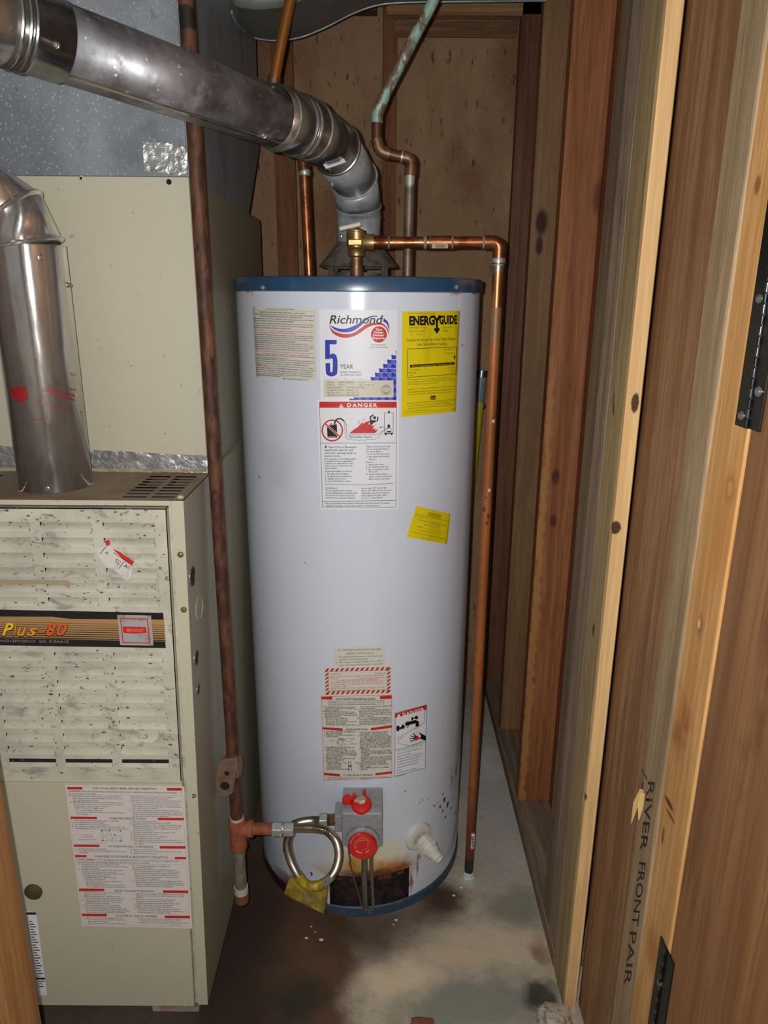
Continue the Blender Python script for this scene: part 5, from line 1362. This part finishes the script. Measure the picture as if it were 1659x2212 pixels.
# top deck with slots
def topx(px, py):
    q = P(px, py, Z=FZ1); return q.x - FXR, q.y
xA0, xA1 = topx(292, 1053)[0], topx(341, 1053)[0]; xB0, xB1 = topx(352, 1053)[0], topx(400, 1053)[0]
ya, yb_ = topx(320, 1075)[1], topx(350, 1031)[1]
hol = []
for i in range(8):
    y = ya + (yb_ - ya) * i / 7
    for (a, b) in ((xA0, xA1), (xB0, xB1)) + (((xA0 - .36, xA1 - .36), (xB0 - .36, xB1 - .36)) if i > 3 else ()):
        hol.append((a, b, y, y + .009))
deckm = mat('dusty_rust_deck', C('#8d7a64'), .7, 0, [(C('#6f5a46'), (9, 9, 9), .42, .65, .8, 5.0), (C('#8a5a3c'), (14, 14, 14), .55, .7, .6, 4.0), (C('#bba893'), (120, 120, 120), .66, .72, .8)])
sheet_holes(-FW, 0, YF, YC + .02, hol, lambda x, y: fp(x, y, FZ1)).build('top_deck', deckm, furn, smooth=False)
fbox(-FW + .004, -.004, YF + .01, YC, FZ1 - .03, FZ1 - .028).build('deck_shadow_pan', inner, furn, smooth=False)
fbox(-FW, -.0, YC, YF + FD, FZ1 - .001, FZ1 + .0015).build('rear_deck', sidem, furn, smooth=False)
brs = mat('brass_screw', C('#8a7440'), .4, .7)
for (a, b) in ((390, 1198), (397, 1317)):
    screw(furn, P(a, b, Y=YF - .001), (0, -1, 0), .0042, brs)
screw(furn, P(390, 1075, Z=FZ1), (0, 0, 1), .005, paint)
blk = mat('hole_black', C('#120e0c'), .9)
def xside(px, py):
    # point on the leaning right side
    q = P(px, py, X=FXR)
    for _ in range(4):
        q = P(px, py, X=FXR + LEAN * (q.z - FZ1))
    return q
for (a, b, rz, ry) in knock:
    c = xside(a, b)
    MB().lathe([(rz, 0), (rz, .0006)], c, (1, 0, LEAN * -1), 20).build('knockout_hole', blk, furn)
    MB().lathe([(rz + .002, 0), (rz + .002, .0012), (rz, .0014), (rz, .0)], c, (1, 0, 0), 20, cap0=False, cap1=False).build('hole_rim', chrome_m, furn)
MB().lathe([(.026, 0), (.025, .0015), (.021, .002), (.02, .0005)], xside(430, 1312), (1, 0, 0), 28).build('knockout', sidem, furn)
screw(furn, xside(418, 1719), (1, 0, 0), .003, chrome_m)
# latch knob and edge strip on the lower door
MB().lathe([(.017, 0), (.017, .004), (.014, .006), (.004, .007)], P(73, 1925, Y=YD + .001), (0, -1, 0), 28).build('door_latch', mat('olive_latch', C('#5d5336'), .45, .5), ld)
ck = patch(plane_y(YD + .001), [(58, 1968), (78, 1970), (102, 2150), (84, 2150)], 'rating_strip', paper, ld, nx=2, ny=4); 
ik = Ink(plane_y(YD + .001), 0, 0, 1)
for i in range(26): ik.R(63 + i * .85, 1990 + i * 5.6, 70 + i * .85 + (i % 3) * 3, 1992 + i * 5.6, 'k')
ik.R(57, 1971, 78, 1976, 'd', 2); ik.R(78, 2112, 97, 2116, 'd', 2)
ik.build(ck, pal, step=0)

# nameplate strip
SDo = plane_y(YD)
x0, y0, sc = 0, 1310, 370 / 1659
npl = patch(SDo, [(-190, 1313), (352.5, 1324), (358, 1400), (-190, 1391)], 'nameplate', mat('nameplate_black', C('#1b1a1b'), .35), door, nx=4, ny=2)
npl['label'] = 'black and gold striped nameplate'
ik = Ink(SDo, x0, y0, sc)
ik.Q([(-850, 85), (0, 98), (500, 100), (690, 122), (1588, 128), (1602, 340), (0, 305), (-850, 290)], 'tan', 1)
for i in range(8):
    yy = 158 + i * 21
    ik.S([(-850, yy - 26), (0, yy - 8), (1595, yy + 24)], 3 + i * .9, 'd', 2)
for s, x, w, col in (('P', 20, 110, 'yy'), ('l', 130, 32, 'go'), ('u', 165, 90, 'go'), ('s', 258, 105, 'go'), ('-', 365, 70, 'o'), ('8', 445, 95, 'o'), ('0', 545, 105, 'o')):
    h = 125 if s in 'Pl80' else 88
    if s == 's': h = 88
    hh = h if s in 'Pl80' else h * 1.33
    ik.T(x - 6, 284, hh, s, 'd', w=w + 12, shear=.35, bold=.045, layer=3, res=2, ang=1); ik.T(x, 280, hh, s, col, w=w, shear=.35, bold=.02, layer=4, res=2, ang=1)
ik.T(5, 345, 26, 'HIGH-EFFICIENCY  GAS  FURNACE', 'g', w=660, layer=2, ang=.8)
ik.build(npl, pal, step=0)
foil = mat('crinkled_foil_tape', C('#c4c4c1'), .38, .8, [(C('#8d8a86'), (30, 30, 30), .45, .65, .6, 5.0), (C('#d8d7d2'), (80, 80, 80), .6, .7, .5)], bump=((60, 60, 75), .7, .005))
bdg = patch(SDo, cpx(x0, y0, sc, [(1135, 82), (1462, 88), (1488, 380), (1165, 375)]), 'maker_badge', mat('badge_silver', C('#c4c3bf'), .3, .45, [(C('#6a6865'), (60, 60, 60), .5, .7, .6)]), door, off=.0022, nx=2, ny=2)
bdg['label'] = 'scratched silver square badge with red frame'
ik = Ink(SDo, x0, y0, sc)
ik.S([(1168, 118), (1428, 122), (1448, 355), (1190, 350)], 10, 'r', closed=True)
ik.Q([(1185, 195), (1410, 200), (1425, 255), (1300, 265), (1195, 255)], 'r', 1); ik.T(1228, 246, 34, 'BRYANT', 'pk', w=165, layer=2, ang=1)
ik.build(bdg, pal, step=0, base=.0024)
# torn sticker and a strip of old tape over the louvres
SL = plane_y(YD - .0045)
x0, y0, sc = 0, 1000, 520 / 1659
ts = MB()
poly = cpx(x0, y0, sc, [(650, 590), (700, 570), (770, 570), (850, 620), (925, 690), (915, 740), (900, 800), (860, 810), (815, 760), (735, 715), (690, 660)])
ts.prism([SL(a, b) for a, b in poly], Vector((0, .0008, 0)))
tso = ts.build('torn_sticker', mat('torn_paper', C('#cbc5bb'), .8, 0, [(C('#8f8884'), (50, 50, 50), .5, .65, .8, 5.0), (C('#a05a50'), (35, 35, 35), .62, .72, .8)]), furn, smooth=False)
tso['label'] = 'torn grey white sticker remnant on the louvres'
ik = Ink(SL, x0, y0, sc)
ik.Q([(775, 590), (830, 615), (925, 680), (912, 705), (850, 665)], 'r', 1); ik.Q([(722, 540), (750, 528), (760, 560), (735, 575)], 'r', 1)
ik.T(790, 680, 28, 'S22', 'k', w=38, ang=38); ik.T(850, 715, 26, "A'", 'k', w=34, ang=30); ik.T(722, 622, 22, 'A', 'k', w=22, ang=38); ik.S([(690, 625), (730, 580)], 4, 'k'); ik.S([(818, 728), (855, 680)], 4, 'k'); ik.S([(785, 618), (915, 710)], 4, 'k')
ik.build(tso, pal, step=0, base=.0003)
tb2 = MB().prism([SL(a, b) for a, b in cpx(x0, y0, sc, [(-160, 805), (110, 808), (455, 812), (485, 825), (475, 865), (440, 840), (110, 835), (-160, 838)])], Vector((0, .0008, 0))).build('old_tape_strip', mat('old_tape', C('#a08f70'), .6), furn, smooth=False)
# dust and paint crumbs left round the louvres
mb = MB()
for i in range(420):
    a = random.gauss(0, 1)
    px_, py_ = random.uniform(0, 350), random.choice((random.uniform(1090, 1310), random.uniform(1405, 1680)))
    c = SL(px_ + (py_ - 1090) * .05, py_, -.0036)
    r = min(.0022, abs(random.gauss(0, .0008)) + .0003)
    n = 5; base = len(mb.v)
    for k in range(n):
        t = 2 * math.pi * k / n
        mb.v.append(c + Vector((r * 2.2 * math.cos(t) * random.uniform(.5, 1.3), -.0006 * random.random(), r * math.sin(t) * random.uniform(.5, 1.3))))
    mb.f.append(tuple(range(base, base + n)))
mb.build('grime_flecks', mat('grime', C('#55524f'), .9, 0, [(C('#7d6a5c'), (60, 60, 60), .5, .6, .8)]), door, smooth=False, kind='stuff')

# safety label
SLd = plane_y(YD + .001)
x0, y0, sc = 130, 1680, 300 / 1659
sl_ = patch(SLd, cpx(x0, y0, sc, [(60, 85), (1478, 102), (1580, 885 + 917), (262, 885 + 887)]), 'safety_label', mat('safety_paper', C('#d6cdc6'), .5), ld, nx=6, ny=6)
sl_['label'] = 'white safety label with red bars and fine print'
ik = Ink(SLd, x0, y0, sc)
bars = [(85, 110, 265, 140), (1275, 122, 1453, 155), (125, 465, 438, 492), (1165, 478, 1477, 508), (163, 798, 470, 826), (1190, 815, 1497, 847), (178, 922, 315, 950), (1370, 945, 1503, 973)]
bars2 = [(225, 438, 527, 470), (1228, 460, 1530, 492), (260, 738, 557, 770), (1250, 762, 1550, 793)]
for (a, b, c, d) in bars: ik.R(a, b, c, d, 'r', slope=.008)
D2 = 885
for (a, b, c, d) in bars2: ik.R(a, b + D2, c, d + D2, 'r', slope=.008)
ik.S([(85, 112), (262, 755 + D2), (280, 870 + D2), (1550, 895 + D2), (1453, 128)], 3, 'pk', closed=True)
AN = .9
ik.T(392, 140, 25, 'FOR YOUR SAFETY READ BEFORE OPERATING', 'k', w=758, ang=.4, bold=.006)
ik.T(108, 170, 18, 'WARNING: If you do not follow these instructions exactly, a fire or explosion may result causing property damage,', 'k', w=1288, ang=.9, bold=.004); ik.T(110, 197, 18, 'personal injury or loss of life.', 'k', w=320, ang=AN, bold=.004)
ik.S([(100, 158), (1450, 175), (1455, 215), (110, 203)], 2, 'gr', closed=True)
ik.para(108, 225, 24, 17, (('A.  This appliance does not have a pilot. It is equipped with an', 615), ('     ignition device which automatically lights the burner. Do not', 600), ('     try to light the burner by hand.', 300), ('B.  BEFORE OPERATING smell all around the appliance area for', 632), ('     gas. Be sure to smell next to the floor because some gas is', 590), ('     heavier than air and will settle on the floor.', 420), ('     WHAT TO DO IF YOU SMELL GAS', 345), ('     - Do not try to light any appliance.', 335), ('     - Do not touch any electric switch; do not use any phone in', 585), ('       your building.', 130)), 'k', ang=AN, dx=5, bold=.004)
ik.para(815, 232, 23.2, 17, (("  - Immediately call your gas supplier from a neighbor's", 535), ("    phone. Follow the gas supplier's instructions.", 450), ('  - If you cannot reach your gas supplier, call the fire department.', 622), ('C.  Use only your hand to turn the gas control knob. Never use', 600), ("     tools. If the knob will not turn by hand, don't try to repair it,", 585), ('     call a qualified service technician. Force or attempted repair', 590), ('     may result in a fire or explosion.', 315), ('D.  Do not use this appliance if any part has been under water.', 600), ('     Immediately call a qualified service technician to inspect the', 595), ('     appliance and to replace any part of the control system and', 590), ('     any gas control which has been under water.', 435)), 'k', ang=AN, dx=1.5, bold=.004)
ik.T(583, 497, 25, 'OPERATING INSTRUCTIONS', 'k', w=440, ang=.6, bold=.006)
ik.para(138, 516, 24, 17, (('1.  STOP! Read the safety information above on this label.', 568), ('2.  Set the thermostat to lowest setting.', 385), ('3.  Turn off all electric power to the appliance.', 450), ('4.  This appliance is equipped with an ignition device which auto-', 640), ('     matically lights the burner. Do not try to light the burner by hand.', 635)), 'k', ang=AN, dx=2, bold=.004)
ik.S([(490, 628), (728, 632), (735, 760), (500, 755)], 2, 'gr', closed=True)
for (a, b, r) in ((533, 660, 30), (540, 730, 30), (600, 685, 12), (615, 742, 12), (630, 720, 6), (695, 725, 32)): ik.O(a, b, r, r, 'gr', 1, w=2.5)
for (a, b) in ((497, 632), (588, 634), (718, 636), (652, 684), (508, 752), (728, 756)): ik.O(a, b, 8, 8, 'k', 1)
ik.T(240, 690, 13, 'CLOCKWISE', 'k', w=140, ang=.5); ik.T(250, 714, 13, 'GAS CONTROL KNOB', 'k', w=140, ang=.5); ik.T(215, 745, 13, 'SHOWN IN "OFF" POSITION', 'k', w=220, ang=.5); ik.S([(320, 765), (322, 780), (545, 785), (545, 765)], 2, 'gr')
ik.para(828, 522, 22.8, 17, (('5.  Remove control access panel.', 322), ('6.  Turn gas control knob clockwise to "OFF".', 490), ('7.  Wait five (5) minutes to clear out any gas. Then smell for gas,', 625), ('     including near the floor. If you smell gas, STOP! Follow "B"', 570), ("     in the safety information above on this label. If you don't", 555), ('     smell gas, go to next step.', 250), ('8.  Turn gas control knob counterclockwise to "ON".', 545), ('9.  Replace control access panel.', 320), ('10. Turn on all electric power to the appliance.', 440), ('11. Set thermostat to desired setting.', 350), ('12. If the appliance will not operate, follow the instructions "To', 605), ('     Turn Off Gas To Appliance" and call your service technician or', 605), ('     gas supplier.', 120)), 'k', ang=AN, dx=2, bold=.004)
ik.T(578, 832, 25, 'TO TURN OFF GAS TO APPLIANCE', 'k', w=530, ang=.6, bold=.006)
ik.para(190, 855, 22, 17, (('1.  Set the thermostat to lowest setting.', 370), ('2.  Turn off all electric power to the appliance if service is to be', 605), ('     performed.', 110)), 'k', ang=AN, dx=1, bold=.004)
ik.para(845, 864, 22.5, 17, (('3.  Remove control access panel.', 310), ('4.  Turn gas control knob clockwise to "OFF". Do not force.', 610), ('5.  Replace control access panel.', 312)), 'k', ang=AN, dx=1, bold=.004)
ik.T(408, 950, 25, 'CONSIGNES DE SECURITÉ A LIRE AVANT L’UTILISATION', 'k', w=875, ang=.9, bold=.006)
ik.T(220, D2 + 102, 18, 'AVERTISSEMENT : Si on n’applique pas ces instructions à la lettre, un risque d’incendie ou d’explosion peut', 'k', w=1190, ang=1, bold=.004); ik.T(222, D2 + 128, 18, 'peuvent provoquer des dommages matériels et des blessures graves ou mortelles.', 'k', w=850, ang=1, bold=.004); ik.S([(198, D2 + 80), (1470, D2 + 102), (1470, D2 + 155), (205, D2 + 135)], 2, 'gr', closed=True)
ik.para(212, D2 + 155, 22.2, 17, (('A.  Cet appareil est équipé d’un dispositif qui allume', 498), ('     automatiquement le brûleur. Ne pas essayer d’allumer', 562), ('     le brûleur à la main.', 205), ('B.  AVANT L’UTILISATION, vérifier s’il n’y a pas d’odeur', 530), ('     de gaz autour de l’appareil, en particulier', 410), ('     près du sol. En effet, certains gaz sont plus lourds', 500), ('     que l’air et reposent près du sol.', 300), ('     CONSIGNES EN CAS D’ODEUR DE GAZ', 385), ('     - N’allumer aucun appareil.', 255), ('     - Ne toucher à aucun interrupteur électrique; ne', 450), ('       pas utiliser le téléphone.', 230), ('     - Aller immédiatement chez un voisin pour téléphoner', 470), ('       à la compagnie de gaz, et suivre ses instructions.', 470)), 'k', ang=AN, dx=5.2, bold=.004)
ik.para(835, D2 + 172, 22.2, 17, (('  - Si on ne peut pas atteindre la compagnie de', 460), ('    gaz, appeler les pompiers.', 245), ('C.  Ne manoeuvrer le bouton de commande du gaz qu’à la', 540), ('     main. Ne jamais utiliser d’outils. Si on ne parvient pas à', 545), ('     faire tourner le bouton à la main, ne pas essayer de le', 530), ('     réparer, appeler un technicien qualifié. Si on force le', 520), ('     bouton ou si on essaie de le réparer, on peut provoquer', 535), ('     un incendie ou une explosion.', 290), ('D.  Ne pas utiliser cet appareil s’il a été partiellement immergé.', 595), ('     Appeler immédiatement un technicien qualifié pour inspecter', 580), ('     l’appareil et remplacer les pièces du système de commande', 572), ('     et toute commande de gaz qui a été immergée.', 440)), 'k', ang=AN, dx=3.5, bold=.004)
ik.T(648, D2 + 478, 24, 'INSTRUCTIONS D’UTILISATION', 'k', w=468, ang=.8, bold=.006)
ik.para(250, D2 + 492, 21.4, 16, (('1.  ATTENTION! Lire les consignes de sécurité au', 475), ('     dessus de cette étiquette.', 260), ('2.  Mettre le thermostat à son réglage le plus bas.', 465), ('3.  Couper toute l’alimentation électrique de l’appareil.', 515), ('4.  L’appareil est équipé d’un dispositif qui allume', 480), ('     automatiquement le brûleur. Ne pas essayer', 430), ('     d’allumer le brûleur à la main.', 290), ('5.  Enlever le panneau d’accès aux commandes.', 450), ('6.  Faire tourner le bouton de commande du gaz', 455), ('     vers la droite à la position de fermeture (OFF).', 490), ('7.  Attendre cinq (5) minutes pour laisser s’évacuer le gaz.', 550), ('     Si on sent une odeur de gaz, NE PAS CONTINUER.', 470)), 'k', ang=AN, dx=2.6, bold=.004)
ik.para(865, D2 + 508, 22.2, 16, (('     LIRE l’avis sous la consigne "B" indiquée au-dessus de cette', 580), ('     étiquette. Si on ne sent aucune odeur de gaz, passer à l’étape', 580), ('     suivante.', 85), ('8.  Faire tourner le bouton de commande du gaz vers', 505), ('     la gauche à la position d’ouverture (ON).', 440), ('9.  Remettre le panneau d’accès aux commandes en place.', 550), ('10. Rétablir l’alimentation électrique de l’appareil.', 465), ('11. Régler le thermostat à la température désirée.', 455), ('12. Si l’appareil ne fonctionne pas, suivre les instructions', 540), ('     de la section "Coupure du gaz à l’appareil" et appeler un', 535), ('     technicien qualifié ou la compagnie de gaz.', 400)), 'k', ang=AN, dx=2.6, bold=.004)
ik.T(658, D2 + 775, 24, 'COUPURE DU GAZ À L’APPAREIL', 'k', w=500, ang=.8, bold=.006)
ik.para(292, D2 + 792, 22, 16, (('1.  Mettre le thermostat au réglage le plus bas.', 460), ('2.  Si on doit procéder à la réparation, couper tout', 495), ('     alimentation électrique.', 240), ('3.  Enlever le panneau d’accès aux commandes.', 490)), 'k', ang=AN, dx=2, bold=.004)
ik.para(920, D2 + 806, 22.5, 16, (('4.  Faire tourner le bouton de commande de gaz vers', 540), ('     la droite à la position de fermeture (OFF).', 480), ('5.  Remettre le panneau d’accès aux commandes en place.', 605)), 'k', ang=AN, dx=2, bold=.004); ik.T(1300, D2 + 882, 12, '316043-101 REV. A', 'k', w=150)
ik.build(sl_, pal, step=0)

# ---- furnace flue pipe
FCX, FCY, FR = P(122, 1050, Y=1.236).x, 1.236, .0590
flue = empty('furnace_flue', (FCX, FCY, FZ1), 'shiny galvanised flue pipe rising from the furnace top', 'flue pipe')
bright = mat('bright_galvanised', C('#cdcac5'), .22, .88, [(C('#8a8680'), (40, 40, 10), .45, .7, .4, 4.0), (C('#e4e0d8'), (110, 110, 90), .7, .74, .7, 2.0)], rnoise=((50, 50, 14), .18, .32), bump=((160, 160, 60), .06, .001), aniso=.96)
ftz = P(65, 530, Y=FCY).z
MB().lathe([(FR, FZ1 + .0008), (FR, ftz - .004), (FR + .001, ftz)], Vector((FCX, FCY, 0)), seg=64, cap0=False, cap1=False).build('flue_section', bright, flue, solid=.001)
e0 = Vector((FCX, FCY, ftz)); e1 = P(22, 466, Y=FCY - .004); e2 = P(-106, 388, Y=FCY - .012); e3 = P(-300, 300, Y=FCY - .03)
fr = frames([e0 - Vector((0, 0, .05)), e0 + Vector((-.004, 0, 0)), e1, e2, e3])
for i in (1, 2, 3):
    (c0, a0, b0), (c1, a1, b1) = fr[i], fr[i + 1]
    MB().rings([ring(c0, a0, b0, FR + .001, 64), ring(c1, a1, b1, FR + .001, 64)], False, False).build('elbow_gore', bright, flue, solid=.001)
    bead(c0, a0.cross(b0), FR, .0045, m_=bright, par=flue)
SFl = cyl_surface(FCX, FCY, FR)
for (a, b) in ((145, 616), (88, 557), (194, 1047), (46, 1062), (102, 1056)):
    c = SFl(a, b); n_ = Vector((c.x - FCX, c.y - FCY, 0))
    screw(flue, c, n_, .0036, chrome_m, h=.007)
clear = mat('clear_tape_film', C('#c9c4bf'), .12, .85, bump=((40, 40, 60), .35, .004))
SFt = cyl_surface(FCX, FCY, FR)
wrap = patch(SFt, [(14, 801), (171, 803), (181, 897), (34, 905)], 'tape_wrap', clear, flue, off=.0006, nx=24, ny=3)
wrap['label'] = 'clear printed tape wrapped round the flue'
ik = Ink(SFt, 0, 780, 220 / 1521)
ik.T(1135, 500, 52, 'VentureTape', 'dr', w=480, ang=193.5, bold=.02, res=2); ik.Q([(620, 420), (1130, 580), (1130, 600), (615, 440)], 'dr'); ik.T(1140, 415, 44, '1581A', 'dr', w=165, ang=190); ik.O(910, 360, 24, 24, 'dr', 1, w=6)
ik.T(1095, 730, 44, 'COLD WEATHER', 'dr', w=565, ang=196, res=2); ik.T(1150, 200, 38, 'COLD', 'dr', w=105, ang=196); ik.T(1245, 765, 26, '182', 'dr', w=50, ang=200)
ik.Q([(130, 400), (385, 370), (420, 560), (325, 635), (200, 560)], 'dr', 1); ik.S([(480, 878), (780, 882)], 7, 'dr'); ik.T(700, 850, 18, 'UL 181A', 'dr', w=120, ang=182)
ik.build(wrap, pal, step=6, base=.0009)

# ---- coil casing and plenum above the furnace
CZ1 = P(410, 382, Y=YC).z
YBk = P(562, 483, X=XS).y
cas = empty('coil_casing', (XS - FW / 2, 1.6, FZ1 + .0015), 'plain almond sheet metal coil casing above the furnace', 'furnace casing')
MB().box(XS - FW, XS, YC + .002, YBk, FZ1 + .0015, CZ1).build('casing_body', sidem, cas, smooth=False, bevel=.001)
fpz0 = P(300, 1000, Y=YC).z
casf = MB().box(XS - FW, XS - .0005, YC - .0015, YC + .002, fpz0 - .01, CZ1 - .0005).build('front_panel', paint, cas, smooth=False, bevel=.0008)
ft_ = patch(plane_y(YC - .0015), [(-150, 955), (448, 985), (449, 1027), (-150, 1016)], 'foil_strip', foil, cas, nx=40, ny=6, wob=.0016)
MB().box(XS - FW, XS + .0012, YC - .0035, YC + .004, FZ1 + .0015, FZ1 + .007).build('base_flange', mat('grimy_flange', C('#a39472'), .7, 0, [(C('#6f5f48'), (40, 40, 40), .45, .65, .6)]), cas, smooth=False)
MB().box(XS, XS + .0015, YC + .002, YBk, P(500, 985, X=XS).z - .001, P(500, 985, X=XS).z + .0015).build('side_seam', inner, cas, smooth=False)
MB().lathe([(.0045, 0), (.0045, .0008)], P(365, 393, Y=YC - .0015), (0, -1, 0), 14).build('screw_hole', blk, casf)
screw(casf, P(177, 386, Y=YC - .0015), (0, -1, 0), .004, paint); MB().lathe([(.0022, .004), (.0022, .0046)], P(177, 386, Y=YC - .0015), (0, -1, 0), 10).build('screw_recess', blk, casf)
screw(cas, P(474, 943, X=XS), (1, 0, 0), .004, chrome_m)
zincf = mat('spangled_zinc_sheet', C('#959a9e'), .45, .25, [(C('#70777b'), (4, 4, 2.5), .4, .65, .7, 3.0), (C('#a9b1b6'), (5, 5, 1.2), .55, .72, .6, 3.0), (C('#d3dbe2'), (240, 240, 200), .60, .68, .6, 2.0, .5), (C('#646b70'), (2.2, 2.2, 1.5), .45, .7, .6, 3.0), (C('#55606a'), (60, 60, 60), .62, .72, .5)], rnoise=((30, 30, 30), .3, .55))
zincs = mat('dull_zinc_sheet', C('#8a9298'), .5, .2, [(C('#6a7175'), (6, 6, 2), .42, .65, .7, 4.0), (C('#aab2b6'), (40, 40, 8), .58, .72, .5)], rnoise=((30, 30, 8), .38, .6))
pl = empty('supply_plenum', (XS - FW / 2, 1.6, CZ1), 'galvanised sheet metal supply plenum above the almond casing', 'duct')
pr_ = [P(538, 466, X=XS), P(560, 325, X=XS), P(553, 90, X=XS)]
ptz = 2.50
prof = [(YC, CZ1), (pr_[0].y, pr_[0].z if pr_[0].z > CZ1 else CZ1), (pr_[1].y, pr_[1].z), (pr_[2].y, pr_[2].z), (pr_[2].y, ptz), (YC, ptz)]
MB().prism([(XS - FW, y, z) for y, z in prof], Vector((FW, 0, 0))).build('plenum_body', zincs, pl, smooth=False, bevel=.001)
MB().box(XS - FW, XS - .001, YC - .002, YC + .001, CZ1 + .0005, ptz - .002).build('front_sheet', zincf, pl, smooth=False)
MB().box(XS - .0005, XS + .0015, YC - .002, YC + .016, CZ1 + .0005, ptz - .002).build('corner_seam', zincf, pl, smooth=False)
SP = plane_y(YC - .002)
patch(SP, [(308, 304), (366, 308), (366, 374), (312, 372)], 'foil_patch', foil, pl, nx=10, ny=10, wob=.0018)
patch(SP, [(364, 310), (404, 318), (404, 378), (362, 376)], 'foil_patch', foil, pl, nx=10, ny=10, wob=.0022)

# ---- overhead duct sweeping right from the plenum
YDk = 1.80
YDb = 2.06
duct = empty('branch_duct', (-.1, 2.0, 2.0), 'grey rounded sheet metal duct overhead beyond the water pipes', 'duct')
cont = smooth_path([P(a, b, Y=YDb) for a, b in ((536, 70), (548, 80), (568, 85), (600, 87), (650, 80), (705, 58), (760, 30), (815, 11), (880, 5), (1000, 3), (1180, 1))], 6)
mb = MB()
rngs = []
for (dy, dz) in ((-.26, .012), (-.256, -.005), (-.245, -.014), (-.15, -.012), (-.01, 0), (0, 0.0), (0, .012)):
    rngs.append([p + Vector((0, dy, dz)) for p in cont])
top_ = [Vector((p.x, YDk, 2.50)) for p in cont]
mb.rings([top_] + rngs, False, False, closed=False)
mb.build('duct_shell', mat('duct_zinc', C('#86887f'), .5, .25, [(C('#5f6159'), (5, 5, 5), .42, .68, .7, 4.0), (C('#98998f'), (30, 30, 30), .6, .75, .4)], rnoise=((20, 20, 20), .4, .6)), duct, solid=.0015)
MB().tube(cont, .003, 8).build('rolled_edge', zincf, duct)
MB().tube(smooth_path([P(a, b, X=XS + .002) for a, b in ((500, 26), (508, 45), (520, 62), (540, 78), (550, 82))], 5), .0035, 8).build('standing_seam', zincf, duct)

# ---- bricks under the furnace, debris
brick_m = mat('red_brick', C('#8a4a36'), .85, 0, [(C('#6a3426'), (25, 25, 25), .42, .65, .7, 5.0), (C('#b5a595'), (18, 18, 18), .58, .68, .8, 4.0)], [((P(400, 2180, Y=1.16)), (.09, .06, .012), C('#9c9284'), .8, .8, .01)], bump=((90, 90, 90), .5, .003))
bx0 = P(328, 2190, Y=1.16).x
def brick(x0, y0, w, d, label):
    mb = MB().box(x0, x0 + w, y0, y0 + d, 0, FZ0 - .0002)
    for v in mb.v:
        if v.z < .001:
            v.x += mnoise.noise(v * 40) * .004; v.y += mnoise.noise(v * 37) * .004
    o = mb.build('brick', brick_m, None, smooth=False, bevel=.004)
    return tag(o, label, 'brick', 'bricks carrying the furnace')
b0 = brick(bx0, 1.16, .098, .20, 'mortar smeared red brick under front corner of furnace')
brick(bx0 - .36, 1.15, .098, .20, 'red brick under furnace beside the left door jamb')
brick(bx0, 1.62, .098, .20, 'red brick under rear of furnace next to the heater')
brick(bx0 - .36, 1.62, .098, .20, 'red brick under rear of furnace by the dark side wall')
def lump(px, py, sx, sy, sz, m_, name, label, cat, seed=0, group=None):
    c = P(px, py, Z=0)
    bm = bmesh.new(); bmesh.ops.create_icosphere(bm, subdivisions=2, radius=1.0)
    mb = MB()
    for v in bm.verts:
        p = v.co.copy(); q = max(abs(p.x), abs(p.y), abs(p.z)); p = p.lerp(p / q, .6)
        p *= 1 + .22 * mnoise.noise(p * 1.7 + Vector((seed, 0, 0)))
        mb.v.append(Vector((c.x + p.x * sx, c.y + p.y * sy, max(0.0, sz * .85 + p.z * sz))))
    mb.f = [tuple(v.index for v in f.verts) for f in bm.faces]; bm.free()
    return tag(mb.build(name, m_, None, smooth=False), label, cat, group)
conc = mat('broken_concrete', C('#b8ab98'), .9, 0, [(C('#6f6252'), (60, 60, 60), .45, .62, .8, 5.0), (C('#d6cfc0'), (90, 90, 90), .58, .68, .8)], bump=((160, 160, 160), .6, .003))
lump(1196, 2222, .036, .032, .022, conc, 'concrete_chunk', 'crumbly pale concrete chunk at foot of the pine stud', 'rubble', 2)
lump(912, 2216, .024, .012, .008, mat('brick_chip', C('#7a4a3c'), .9), 'brick_fragment', 'small dark red brick fragment lying on the floor', 'rubble', 5)
chip = mat('paint_chip', C('#cfd2cc'), .8)
for i, (a, b, r) in enumerate(((662, 2027, .004), (694, 2031, .005), (681, 2014, .002), (980, 1935, .004), (996, 1918, .004), (856, 1988, .004), (850, 1997, .002), (672, 2002, .0025))):
    lump(a, b, r, r * .6, r * .35, chip, 'paint_chip', 'tiny white flake on the floor around heater', 'debris', i, 'white flakes on the floor')
